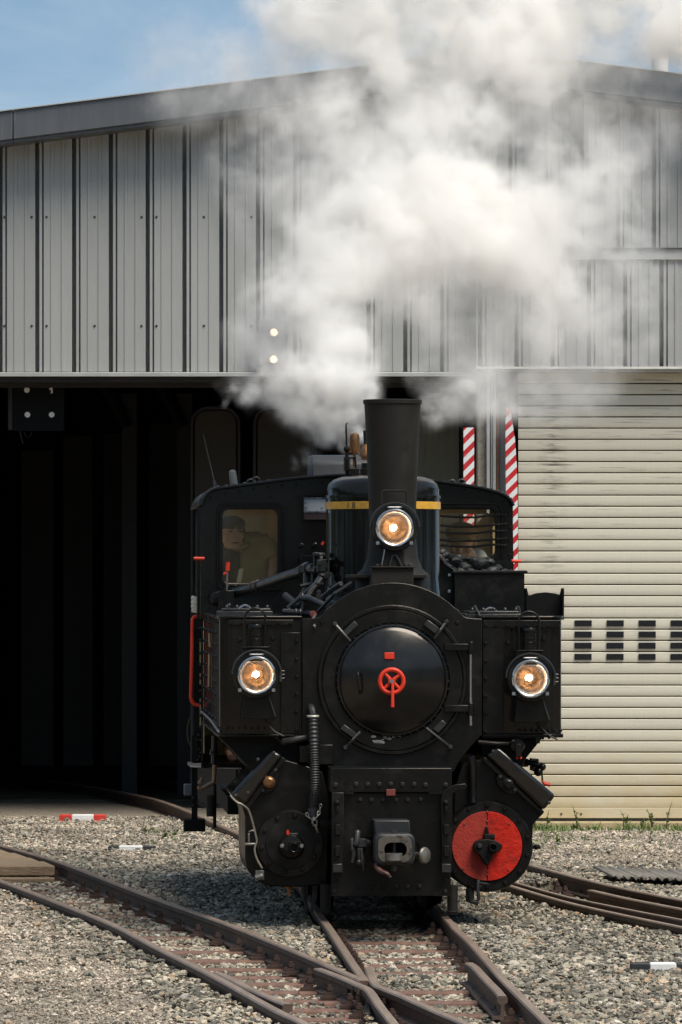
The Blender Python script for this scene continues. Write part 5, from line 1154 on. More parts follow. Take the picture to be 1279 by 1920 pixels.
b = B(); pb(b, 893, 905, 1648, 1664, -.06, .05); pt(b, [(897, 1650, -.09), (896, 1668, -.09), (899, 1688, -.09)], .012, 8); pt(b, [(897, 1655, -.06), (932, 1660, -.04)], .012, 8); pb(b, 905, 922, 1648, 1664, -.05, .05); pt(b, [(882, 1664, .0), (884, 1690, .0), (898, 1693, .0)], .02, 6); pb(b, 876, 890, 1668, 1692, .0, .1); part(b, 'drain_cock', M['darksteel'], cr2, bevel=.004)
b = B(); pt(b, [(998, 1589, .1), (1014, 1588, .1)], .011, 8); b.ball(P(1006, 1588, .1), .018); part(b, 'grease_nipple', M['frame'], cr2)
# hose, its bend, chain
hc = [(584.5, 1325, -.06), (587, 1340, -.07), (589, 1400, -.09), (590, 1440, -.1), (590, 1480, -.1), (588, 1505, -.1), (587, 1526, -.1)]
Pc = catmull([P(*q) for q in hc], 26)
part(B().tube(Pc[26:], [.0275 if i % 3 else .0335 for i in range(len(Pc[26:]))], 14), 'brake_hose', M['rubber'], angle=60)
b = B(); pt(b, [(583, 1326, .03), (584, 1327, -.03), (585.5, 1333, -.06), (587, 1342, -.07)], .024, 10, 3); part(b, 'hose_elbow', M['pipe'])
part(B().ring(P(587.2, 1343, -.07), .032, .008, (0, 0, 1), 20, 8), 'hose_clamp', mat('pale_clamp', (.5, .5, .42), .4, metal=.4))
part(B().lathe([(.034, 0), (.034, .05), (.03, .052)], P(587.2, 1531, -.1), (0, 0, 1), 16), 'hose_coupling', M['rubber'])
part(B().wire_chain([P(575, 1524, -.13), P(580, 1533, -.14), P(588, 1536, -.145), P(596, 1530, -.14), P(601, 1515, -.12), P(602.5, 1508, -.1)], .02, .004).wire_chain([P(589, 1536, -.145), P(592, 1546, -.145), P(596, 1560, -.14)], .034, .006), 'hose_chain', M['worn'])
b = B(); pb(b, 562, 580, 1398, 1430, -.02, .1); pb(b, 598, 626, 1396, 1434, -.012, .01); part(b, 'junction_box', M['black'], bevel=.006)
b = B(); pt(b, [(533, 1390, .0), (548, 1388, -.03), (562, 1385, -.03), (580, 1383, -.02)], .02, 10, 3); pt(b, [(533, 1392, .0), (527, 1388, .06), (515, 1378, .1)], .018, 8, 3); part(b, 'steam_pipe', M['pipe'])
# right-hand pipes and cocks
b = B(); pt(b, [(882, 1428, -.02), (885, 1420, -.03), (886, 1440, -.03), (886.5, 1480, -.03), (887, 1506, -.04)], .026, 12, 3); part(b, 'steam_pipe', M['gloss'])
b = B(); pt(b, [(898, 1392, .0), (930, 1395, -.02), (957, 1395, -.02)], .017, 10, 3); part(b, 'oil_pipe', M['black'])
ck_ = part(B().lathe([(K(14.5, 0), 0), (K(14.5, 0), .05), (K(12, 0), .062), (0, .064)], P(969, 1397.5, .0), n=28), 'lubricator_head', M['black'])
b = B(); pb(b, 967.5, 978, 1395, 1419, -.11, -.06); pbolts(b, [(962, 1391)], -.062, 4); part(b, 'lubricator_lever', M['gloss'], ck_, bevel=.004)
b = B(); pbolts(b, [(970, 1421), (977, 1421)], -.085, 2.6); part(b, 'lubricator_tip', M['red'], ck_)
b = B(); pb(b, 978, 992, 1423, 1438, .5, .7); pb(b, 999, 1011, 1423, 1446, .5, .7); pt(b, [(985, 1428, .5), (1018, 1436, .5)], .018, 8); pt(b, [(1016, 1432, .5), (1017.5, 1464, .5)], .007, 6); b.ball(P(1010, 1447, .5), .03); b.ball(P(1017, 1438, .5), .026); pb(b, 1014, 1020, 1430, 1442, .48, .56); lk = part(b, 'cock_linkage', M['gloss'], bevel=.004)
part(pt(B(), [(1017, 1464, .5), (1022, 1470, .5), (1032, 1471.5, .5)], [.008, .012, .014], 8), 'red_lever', M['red'], lk)

# --- buffer beam, coupler
DBm = -.42
b = B(); pp(b, [(620, 1440), (848, 1440), (848, 1486), (620, 1486)], DBm + .03, DBm + .36); bm_ = part(b, 'beam_channel', M['black'], bevel=.005)
b = B(); pb(b, 622, 846, 1487, 1680, DBm + .05, DBm + .08); part(b, 'beam_plate', M['black'], bm_, bevel=.004)
b = B(); pbolts(b, [(668, 1471), (690, 1471), (711.5, 1471), (733, 1470.5), (755, 1471), (777, 1471), (798, 1472), (836, 1472), (629.5, 1472)], DBm + .03, 5); pbolts(b, [(676, 1499), (697, 1500), (719.5, 1500), (743.5, 1500), (765, 1500), (789, 1499)], DBm + .05, 4.6, .8)
pbolts(b, [(675, 1662), (697, 1663), (719, 1663), (743, 1663), (765, 1663), (787, 1662), (628.5, 1650), (628, 1671), (835, 1649), (835, 1671)], DBm + .05, 4.6, .8); part(b, 'beam_bolts', M['matte'], bm_, kind='stuff')
b = B(); pb(b, 725, 742, 1480, 1492, DBm + .005, DBm + .03); part(b, 'rust_red_tab', M['dullred'], bm_, bevel=.002)
b = B(); pp(b, [(622, 1485.5), (664, 1486), (664, 1489), (645, 1488)], DBm, DBm + .06); pp(b, [(803, 1485.5), (838, 1484), (833, 1489), (808, 1489)], DBm, DBm + .06); part(b, 'beam_lip', M['black'], bm_)
for u0, u1, bent in ((623, 645.5, False), (827, 849, True)):
    pts = [(u0, 1638), (u1, 1638), (u1, 1486), (u0, 1486)] if not bent else [(u0 + 2, 1636), (u1 - 1, 1636), (u1, 1500), (u1 + 1, 1488), (u1 + 10, 1482), (874, 1480), (877, 1474), (873, 1469), (855, 1471), (840, 1477), (830, 1487), (827, 1500)]
    st = part(pp(B(), pts, DBm - .01, DBm + .045), 'lamp_iron', M['black'], bm_, bevel=.004)
    b = B(); uc = (u0 + u1) / 2
    for v0, v1 in ((1546, 1566), (1586, 1606)): pb(b, uc - 5, uc + 5, v0, v1, DBm - .03, DBm - .008)
    b.bolt(P(uc - 2, 1505, DBm - .01), .018, .02); pb(b, uc - 3, uc + 2, 1512, 1524, DBm - .04, DBm - .01); part(b, 'iron_keeper', M['frame'], st, bevel=.004)
    b = B(); pb(b, u0 + 2, u1 - 3, 1620, 1636, DBm - .03, DBm - .008); part(b, 'iron_foot', M['pipe'], st, bevel=.003)
# coupler: pocket box, worn trumpet face with oval mouth, link and pin
b = B(); pp(b, [(702, 1538), (769, 1538), (771, 1568), (704, 1568)], DBm - .18, DBm + .05); cp_ = part(b, 'coupler_pocket', mat('grey_black_casting', (.014, .014, .015), .5, var=.3, vscale=20), bevel=.008)
DF = DBm - .32
fo = rrect(*(P(703, 1622, DF).x, P(779, 1622, DF).x, P(703, 1622, DF).z, P(703, 1563, DF).z), .045); hi_ = rrect(*(P(721, 1607, DF).x, P(763, 1607, DF).x, P(703, 1607, DF).z, P(703, 1580, DF).z), .04)
cf = part(B().plate(fo, [hi_], DF, DF + .16), 'coupler_face', MATS['grey_black_casting'], cp_, bevel=.014, seg=3)
part(B().plate(rrect(*(P(709, 1617, DF).x, P(773, 1617, DF).x, P(703, 1617, DF).z, P(703, 1567, DF).z), .05), [hi_], DF - .006, DF - .001), 'worn_mouth', mat('rubbed_casting', (.15, .13, .105), .5, metal=.5, var=.4, vscale=22, dirt=(.03, .026, .022), dscale=22, dlo=.45, dhi=.6, damt=.9), cf, bevel=.002)
b = B(); p = P(743, 1595, DF); b.box(p.x - .12, p.x + .12, DF + .165, DF + .3, p.z - .09, p.z + .09); part(b, 'coupler_body', M['frame'], cp_)
lk = P(740, 1604, DF - .03); b = B()
n_ = 28; ro, ri, hh2 = .052, .026, .045
for (ra, rb2, za, zb3) in ((ro, ro, -hh2, hh2), (ri, ri, -hh2, hh2)): pass
b.lathe([(ri, -.03), (ro, -.03), (ro, .012), (ri, .012), (ri, -.03)], lk + Vector((0, .03, 0)), (0, 0, 1), 28); part(b, 'coupling_link', M['worn'], cp_)
b = B(); b.cyl(P(740, 1575, DF + .06), P(740, 1600, DF + .06), .014); b.cyl(P(740, 1622, DF + .05), P(740, 1633, DF + .05), .018); pb(b, 736, 745, 1557, 1563, DF + .03, DF + .08); part(b, 'coupling_pin', M['darksteel'], cp_)
b = B(); pt(b, [(706, 1620, DF + .05), (708, 1627, DF + .03), (716, 1634, DF), (726, 1638, DF - .02), (733, 1645, DF - .02)], [.016, .016, .014, .012, .008], 8, 3); part(b, 'coupling_handle', mat('reddish_worn_handle', (.09, .035, .028), .5, var=.3, vscale=20, dirt=(.05, .04, .035), dscale=15), cp_)
b = B(); pb(b, 673, 688, 1573, 1588, DBm - .06, DBm + .05); b.ball(P(671, 1562, DBm - .03), .022); b.cyl(P(688, 1581, DBm - .03), P(697, 1582, DBm - .03), .028, .022); pt(b, [(671, 1562, DBm - .05), (670, 1578, DBm - .07), (667, 1585, DBm - .07)], .018, 8)
pt(b, [(660, 1572, DBm - .05), (662, 1590, DBm - .06), (664, 1600, DBm - .06), (661, 1618, DBm - .06)], [.012, .016, .014, .01], 8, 3); pt(b, [(678, 1590, DBm - .05), (680, 1610, DBm - .06), (682, 1634, DBm - .06)], [.01, .014, .004], 8, 3); pt(b, [(673, 1590, DBm - .05), (674, 1615, DBm - .05)], .012, 8); b.ball(P(674, 1617, DBm - .05), .02)
part(b, 'screw_coupling', M['darksteel'], bevel=.003)
b = B(); b.lathe([(.05, -.01), (.052, .0), (.046, .012), (.02, .02), (0, .022)], P(797, 1604, DBm - .08), (.75, -.65, 0), 24); b.cyl(P(780, 1604, DBm + .05), P(796, 1604, DBm - .06), .02); part(b, 'dummy_coupling', M['worn'])
b = B(); pt(b, [(684, 1570, DBm), (695, 1568, DBm - .05), (704, 1566, DBm - .05)], .006, 6, 3); pt(b, [(778, 1576, DBm - .1), (784, 1582, DBm - .05), (786, 1596, DBm)], .005, 6, 3); pb(b, 602, 622, 1538, 1548, -.2, -.15); part(b, 'coupling_cable', M['frame'], split=True)
# guard irons / sand pipes
for u, v0 in ((611, 1658), (849, 1660)):
    b = B(); b.cyl(P(u, v0, -.12), P(u, 1714, -.12), .034, .032, 16); b.ring(P(u, 1709, -.12), .034, .005, (0, 0, 1), 18, 6); part(b, 'guard_iron', M['matte'])
# --- frames, wheels, underside
b = B(); b.box(-.46, -.42, .1, 5.4, .22, .8); b.box(.42, .46, .1, 5.4, .22, .8); b.box(-.9, .9, 3.2, 5.4, .5, .62); b.box(-.42, .42, .3, 5.3, .5, .9); part(b, 'main_frame', M['frame'])
for y in (1.35, 2.45, 3.55, 4.6):
    ax_ = part(B().cyl((-.55, y, .36), (.55, y, .36), .055), 'axle', M['frame'])
    for s in (-1, 1):
        wx = s * .36
        prof = [(.06, -.04), (.1, -.05), (.1, .05), (.06, .055)]
        w_ = part(B().lathe([(.0, .055), (.1, .06), (.11, .035), (.29, .03), (.3, .045), (.36, .045), (.362, -.03), (.4, -.035), (.402, -.06), (.3, -.06), (.29, -.03), (.1, -.04), (0, -.04)], (wx, y, .36), (s, 0, 0), 40), 'wheel', M['frame'], ax_)
        part(B().box(wx + s * .07, wx + s * .15, y - .09, y + .09, .25, .5), 'crank', M['frame'], ax_, bevel=.01)
b = B(); b.box(-.6, -.55, 1.2, 4.8, .28, .38); b.box(.55, .6, 1.2, 4.8, .28, .38); part(b, 'coupling_rod', M['darksteel'])
b = B(); b.tube([(-.6, .9, .62), (-.6, 2.2, .56)], .035, 8); b.tube([(.6, .9, .62), (.6, 2.2, .56)], .035, 8); part(b, 'piston_rod', M['worn'])
b = B(); pt(b, [(574, 1652, .3), (574, 1708, .3)], .012, 6); pt(b, [(588, 1655, .2), (585, 1712, .2)], .01, 6); pb(b, 566, 571, 1650, 1690, .2, .3); part(b, 'brake_hanger', M['darksteel'])
# --- hanging steps and side gear on the left
D2 = 3.3
b = B(); pb(b, 360, 371, 1378, 1556, D2, D2 + .03); sps = part(b, 'step_hanger', M['frame'])
b = B(); pb(b, 346, 386, 1537, 1559, D2 - .02, D2 + .22); part(b, 'footstep', M['frame'], sps, bevel=.004)
b = B(); pt(b, [(357, 1437, D2 - .05), (400, 1439, D2 - .1), (454, 1441, D2 - .1)], .0065, 6); pb(b, 354, 378, 1431, 1436, D2 - .05, D2 + .2); part(b, 'running_board_edge', M['steel'], sps)
b = B(); pbolts(b, [(363, 1496), (363, 1510), (373, 1378), (371, 1386), (374, 1404), (374, 1418), (372, 1424)], D2 - .005, 2.8, .8); part(b, 'step_rivets', M['pipe'], sps, kind='stuff')
b = B(); pb(b, 346, 361, 1471, 1492, D2 + .1, D2 + .25); part(b, 'lamp_socket', mat('grey_socket', (.12, .125, .13), .5, var=.2), sps, bevel=.006)
b = B(); pb(b, 378, 402, 1380, 1436, D2 + .05, D2 + .1); part(b, 'apron_plate', M['frame'], sps)
b = B(); pt(b, [(402, 1380, 2.6), (402, 1405, 2.6), (401, 1432, 2.6)], .018, 8); b.ring(P(401, 1408, 2.6), .018, .009, (0, 0, 1), 14, 6); b.ring(P(401, 1413, 2.6), .02, .009, (0, 0, 1), 14, 6); inj = part(b, 'injector_pipe', M['pipe'])
b = B(); pt(b, [(403, 1434, 2.6), (402, 1460, 2.6), (400, 1467, 2.6), (392, 1471, 2.6), (384, 1476, 2.6), (376, 1478, 2.6), (373, 1474, 2.6)], .015, 8, 4); pt(b, [(375, 1470, 2.6), (380, 1458, 2.6)], [.018, .008], 6); part(b, 'copper_bend', mat('dull_copper', (.3, .19, .11), .5, metal=.5, var=.35, vscale=25), inj)
b = B(); b.cyl(P(397, 1491, 2.7), P(397, 1531, 2.7), .034, .034, 16); pt(b, [(403, 1470, 2.75), (403, 1552, 2.75)], .012, 8); part(b, 'injector_body', M['matte'], inj)
part(pt(B(), [(357, 1345, 3.3), (352, 1365, 3.3), (354, 1390, 3.3), (361, 1402, 3.3)], .0045, 6, 4), 'loose_cable', mat('brown_cable', (.06, .04, .02), .7))

# ================================================================== coal
def lump(u, v, d, r, sc, i, sm_=False):
    bm = bmesh.new(); bmesh.ops.create_icosphere(bm, subdivisions=2, radius=1)
    rn = random.Random(i); o3 = Vector((rn.uniform(0, 50), rn.uniform(0, 50), 0))
    pls = [(Vector((rn.gauss(0, 1), rn.gauss(0, 1), rn.gauss(0, 1))).normalized(), rn.uniform(.62, .9)) for _ in range(9)]
    for q in bm.verts:
        c = q.co.copy(); f = 1.0
        for n_, h in pls:
            dd = c.dot(n_)
            if dd * f > h: f = min(f, h / dd)
        q.co = c * f * (1 + .08 * mnoise.noise(c * 2 + o3)); q.co = Vector((q.co.x * sc[0], q.co.y * sc[1], q.co.z * sc[2])) * r
    b = B(); b.bm.free(); b.bm = bm; o = b.done('coal_lump', M['coal'], angle=28); o.location = toworld(P(u, v, d)); o.rotation_euler = (0, rn.uniform(-.3, .3), TH + rn.uniform(-.4, .4)); return o
spec = [(902, 1058, 2.4, 17, (1.05, .9, .85), 'largest coal lump, rounded, in the middle of the coal box'), (925, 1068, 2.35, 13, (1.15, 1, .6), 'flat coal lump right of the largest one'), (872, 1064, 2.4, 13, (1.1, 1, .85), 'broad coal lump left of the largest one'), (855, 1054, 2.6, 13, (1.1, 1, .8), 'angular coal lump near the sloping gusset edge'), (918, 1053, 2.6, 9, (1.2, 1, .8), 'coal lump peeking out behind the largest one'), (949, 1071, 2.4, 8, (1.2, 1, .6), 'small coal lump at the far right of the heap')]
for i, (u, v, d, r, sc, l) in enumerate(spec): tag(lump(u, v, d, K(r, d), sc, i), l, 'coal', 'coal lumps in the coal box')
for i, (u, v, d, r) in enumerate([(838, 1040, 2.6, 9), (829, 1034, 2.7, 9), (848, 1044, 2.75, 9), (834, 1052, 2.45, 7), (843, 1062, 2.4, 8), (860, 1045, 2.9, 9), (889, 1052, 2.7, 9), (864, 1070, 2.35, 8), (884, 1070, 2.34, 7), (935, 1064, 2.7, 8), (909, 1071, 2.33, 7), (848, 1070, 2.36, 6), (941, 1073, 2.33, 6), (958, 1073, 2.4, 6), (880, 1048, 2.95, 8), (826, 1044, 2.5, 8)]):
    tag(lump(u, v, d, K(r, d), (1.15, 1, .8), 40 + i), 'one of the small black coal lumps heaped around the big ones', 'coal', 'small coal lumps in the coal box')
b = B(); p = P(818, 1030, 2.8); q = P(965, 1076, 2.8)
g_ = []
for i in range(22):
    for j in range(12):
        x = x0 - .13 + (P(978, 1, 2.3).x - x0 + .13) * i / 21; y = 2.24 + .82 * j / 11
        sl = max(0, 1 - i / 8); z = zt_b - .05 + sl * .16 + j / 11 * .07 + .025 * mnoise.noise((x * 14, y * 14, 1)) + .015 * mnoise.noise((x * 40, y * 40, 3)); z = min(z, zt_b + .2)
        g_.append(b.bm.verts.new((x, y, z)))
for i in range(21):
    for j in range(11): b.bm.faces.new((g_[i * 12 + j], g_[i * 12 + j + 1], g_[i * 12 + 13 + j], g_[i * 12 + 12 + j]))
cs_ = b.done('coal', M['coal'], label='black coal filling the coal box before the cab window', cat='coal', kind='stuff', angle=10); cs_.location = (LX, LY, 0); cs_.rotation_euler = (0, 0, TH)

# ================================================================== crew
def person(name, label, joints, head, cloth, skin_parts, cap, extra=None):
    pass
def remesh(o, vox, it=3):
    r = o.modifiers.new('skin', 'REMESH'); r.mode = 'VOXEL'; r.voxel_size = vox; r.use_smooth_shade = True
    s = o.modifiers.new('soft', 'SMOOTH'); s.iterations = it; s.factor = .5
def head_shape(b, c, yaw, pitch=0, s=1.0):
    """skull, jaw, nose, brow, lips, ears, neck stub; faces -y when yaw=0"""
    R = Matrix.Rotation(yaw, 3, 'Z') @ Matrix.Rotation(pitch, 3, 'X'); c = Vector(c)
    def bl(x, y, z, r, sc=(1, 1, 1), sub=2):
        t = bmesh.new(); bmesh.ops.create_icosphere(t, subdivisions=sub, radius=1)
        for q in t.verts: q.co = c + R @ (Vector((x, y, z)) * s + Vector((q.co.x * r * sc[0], q.co.y * r * sc[1], q.co.z * r * sc[2])) * s)
        me = bpy.data.meshes.new('t'); t.to_mesh(me); t.free(); b.bm.from_mesh(me); bpy.data.meshes.remove(me)
    bl(0, .01, .035, .083, (.92, 1.12, 1), 3); bl(0, -.012, -.04, .068, (.93, 1.0, 1.05), 3); bl(0, -.055, -.088, .03, (1.2, .9, .8)); bl(0, -.07, .03, .03, (1.7, .6, .5))
    bl(0, -.096, -.008, .013, (.8, .9, 1.9)); bl(0, -.104, -.028, .014, (1.2, .9, .8)); bl(0, -.083, -.058, .02, (1.3, .55, .42)); bl(-.045, -.058, -.025, .024); bl(.045, -.058, -.025, .024)
    bl(-.083, .012, -.005, .02, (.45, .8, 1.5)); bl(.083, .012, -.005, .02, (.45, .8, 1.5))
    return R
# driver: head out at the window's left, shoulder behind the glass, hand on the grab rail
dr = empty('person', toworld((P(465, 1000, DC + .55).x, DC + .55, zbm)), 'driver in dark cap behind the left cab window, white glove on the outside rail', 'person', TH, 'crew in the cab')
def dl(u, v, d): p = P(u, v, d); return Vector((p.x - P(465, 1000, DC + .55).x, p.y - (DC + .55), p.z - zbm))
hd = dl(435, 1000, DC + .32); nk = dl(443, 1022, DC + .4); sL, sR = dl(497, 1018, DC + .5), dl(420, 1040, DC + .45); ch = dl(462, 1060, DC + .52); el_ = dl(517, 1052, DC + .4); wr = dl(512, 1084, DC + .22)
el2 = dl(396, 1085, DC + .5); wr2 = dl(376, 1136, DC + .36)
hip = Vector((ch.x + .02, ch.y + .05, .9)); zf = .035
b = B(); head_shape(b, hd, .3, -.05, 1.04)
b.tube([hd + Vector((0, .02, -.06)), nk, ch], [.06, .06, .09], 12); b.tube([ch, (ch + hip) / 2, hip], [.15, .14, .14], 12)
b.tube([sL, el_, wr, wr + Vector((-.02, -.07, -.03))], [.055, .045, .036, .03], 10); b.tube([sR, el2, wr2], [.055, .045, .035], 10); b.tube([sL, ch, sR], [.06, .1, .06], 10)
for s in (-1, 1): b.tube([hip + Vector((s * .09, 0, 0)), hip + Vector((s * .11, -.03, -.42)), Vector((hip.x + s * .12, hip.y, zf + .06)), Vector((hip.x + s * .12, hip.y - .12, zf + .02))], [.085, .06, .045, .035], 10)
for k in range(4): b.tube([wr + Vector((-.045 + k * .02, -.06, -.03)), wr + Vector((-.05 + k * .022, -.1, -.05)), wr + Vector((-.05 + k * .022, -.115, -.085))], [.0095, .009, .008], 6)
o = b.done('body', M['skin'], dr); remesh(o, .0085, 2)
b = B(); b.tube([sL + Vector((.03, 0, .005)), sL, (sL + el_) / 2 + Vector((0, 0, -.01)), el_ + Vector((-.015, 0, -.0))], [.07, .085, .08, .07], 12); b.tube([sL, ch + Vector((0, 0, .1)), sR], [.09, .14, .09], 12); b.tube([ch + Vector((0, 0, .12)), ch, (ch + hip) / 2, hip + Vector((0, 0, -.05))], [.13, .185, .175, .165], 14)
o = b.done('shirt', M['shirt'], dr); remesh(o, .013, 4)
b = B(); b.tube([sR + Vector((.06, -.02, .03)), sR, el2, wr2 + Vector((.02, .0, .03))], [.08, .085, .07, .055], 12); b.tube([nk + Vector((-.02, -.04, -.03)), dl(432, 1060, DC + .3), dl(430, 1110, DC + .3)], [.05, .07, .075], 10)
o = b.done('jacket', M['cloth'], dr); remesh(o, .013, 4)
b = B()
for s in (-1, 1): b.tube([hip, hip + Vector((s * .09, 0, -.02)), hip + Vector((s * .11, -.03, -.42)), Vector((hip.x + s * .12, hip.y, zf + .09))], [.13, .1, .078, .065], 12)
o = b.done('trousers', M['cloth'], dr); remesh(o, .014, 4)
b = B(); R = Matrix.Rotation(.25, 3, 'Z'); b.ball(hd + Vector((0, .016, .062)), .098, (1, 1.14, .62), 3); b.ball(hd + R @ Vector((0, -.082, .05)), .064, (1.1, .95, .15), 3); b.ball(hd + Vector((.03, .06, .0)), .085, (.85, .7, 1.05), 2)
o = b.done('cap', M['hair'], dr); remesh(o, .011, 2)
b = B()
for s in (-1, 1): b.ball(hd + R @ Vector((s * .034, -.094, .012)), .008, (1.3, .6, .8), 1)
b.done('eyes', M['dark'], dr)
b = B()
for s in (-1, 1): b.tube([hd + R @ Vector((s * .016, -.098, .03)), hd + R @ Vector((s * .034, -.096, .036)), hd + R @ Vector((s * .05, -.084, .03))], [.005, .006, .004], 6)
b.tube([hd + R @ Vector((-.024, -.094, -.066)), hd + R @ Vector((0, -.1, -.064)), hd + R @ Vector((.024, -.094, -.066))], [.003, .0045, .003], 6); b.done('eyebrows', mat('brow_brown', (.09, .05, .035), .9), dr)
b = B(); b.tube([nk + Vector((-.07, -.04, .0)), nk + Vector((-.02, -.085, -.025)), nk + Vector((.04, -.07, -.02)), nk + Vector((.075, -.02, .0)), nk + Vector((.06, .04, .02))], [.02, .024, .022, .022, .02], 8, smooth=3); b.done('collar', M['shirt'], dr)
# gloved hand: palm, four fingers round the bar, thumb
b = B(); bar = [dl(370.6, v, 3.35) for v in (1122, 1130, 1138, 1146)]
b.ball((bar[1] + bar[2]) / 2 + Vector((.015, .05, 0)), .042, (.7, .55, 1.1), 2); b.tube([wr2 + Vector((.0, .02, .03)), (bar[1] + bar[2]) / 2 + Vector((.015, .05, 0))], [.034, .036], 10)
for k, (p, L_) in enumerate(zip(bar, (.95, 1.1, 1.05, .85))):
    z = Vector((0, 0, .002 * k)); rr_ = .0145 if k < 3 else .0125
    b.tube([p + Vector((-.005, .045, 0)), p + Vector((-.03, .018, .004)), p + Vector((-.027, -.016, .003)), p + Vector((-.004 * L_, -.026, -.002)), p + Vector((.018 * L_, -.018, -.004))], [rr_, rr_ * 1.12, rr_ * 1.1, rr_, rr_ * .85], 8)
b.tube([bar[0] + Vector((.02, .04, .0)), bar[0] + Vector((.03, .0, .02)), bar[0] + Vector((.018, -.024, .022))], [.016, .015, .011], 8)
o = b.done('work_glove', M['glove'], dr); remesh(o, .0055, 1)
# fireman: bent low behind the right window
fm = empty('person', toworld((P(868, 1000, DC + .6).x, DC + .6, zbm)), 'bowed crew member in tan cap seen low through the barred right cab window', 'person', TH, 'crew in the cab')
def fl_(u, v, d): p = P(u, v, d); return Vector((p.x - P(868, 1000, DC + .6).x, p.y - (DC + .6), p.z - zbm))
h2 = fl_(866, 1017, DC + .5); n2 = h2 + Vector((.05, .08, -.09)); c2 = fl_(880, 1080, DC + .8); hip2 = Vector((c2.x + .02, c2.y + .18, .88)); sA, sB = fl_(846, 1060, DC + .7), fl_(912, 1052, DC + .75)
b = B(); head_shape(b, h2, -.2, .35, 1.15); b.tube([h2 + Vector((.01, .03, -.05)), n2, c2], [.06, .06, .1], 12); b.tube([c2, (c2 + hip2) / 2, hip2], [.15, .14, .14], 12); b.tube([sA, c2, sB], [.06, .1, .06], 10)
for s0_, s in ((sA, -1), (sB, 1)):
    e_ = s0_ + Vector((s * .06, -.04, -.26)); wv = e_ + Vector((-s * .08, -.2, -.1)); b.tube([s0_, e_, wv], [.05, .045, .034], 10)
    for k in range(4): b.tube([wv, wv + Vector((-s * .02 + (k - 1.5) * .018, -.06, -.02)), wv + Vector((-s * .02 + (k - 1.5) * .019, -.085, -.05))], [.018, .009, .008], 6)
    b.tube([wv, wv + Vector((s * .04, -.04, .01))], [.015, .009], 6)
for s in (-1, 1): b.tube([hip2 + Vector((s * .09, 0, 0)), hip2 + Vector((s * .11, -.05, -.42)), Vector((hip2.x + s * .12, hip2.y, zf + .06)), Vector((hip2.x + s * .12, hip2.y - .12, zf + .02))], [.085, .06, .045, .035], 10)
o = b.done('body', M['skin'], fm); remesh(o, .0085, 2)
b = B(); b.tube([sA + Vector((0, 0, .0)), c2 + Vector((0, 0, .06)), sB], [.085, .14, .09], 12); b.tube([c2, (c2 + hip2) / 2, hip2 + Vector((0, 0, -.05))], [.18, .175, .165], 14)
for s0_, s in ((sA, -1), (sB, 1)): e_ = s0_ + Vector((s * .06, -.04, -.26)); b.tube([s0_, e_, e_ + Vector((-s * .04, -.1, -.05))], [.085, .07, .06], 10)
o = b.done('shirt', M['pale'], fm); remesh(o, .013, 4)
b = B()
for s in (-1, 1): b.tube([hip2, hip2 + Vector((s * .09, 0, -.02)), hip2 + Vector((s * .11, -.05, -.42)), Vector((hip2.x + s * .12, hip2.y, zf + .09))], [.13, .1, .078, .065], 12)
o = b.done('trousers', M['cloth'], fm); remesh(o, .014, 4)
b = B(); R = Matrix.Rotation(-.2, 3, 'Z') @ Matrix.Rotation(.35, 3, 'X'); b.ball(h2 + R @ Vector((0, .01, .07)), .112, (1, 1.12, .66), 3); b.ball(h2 + R @ Vector((0, -.085, .05)), .075, (1.15, .95, .16), 3)
o = b.done('cap', M['tan'], fm); remesh(o, .011, 2)

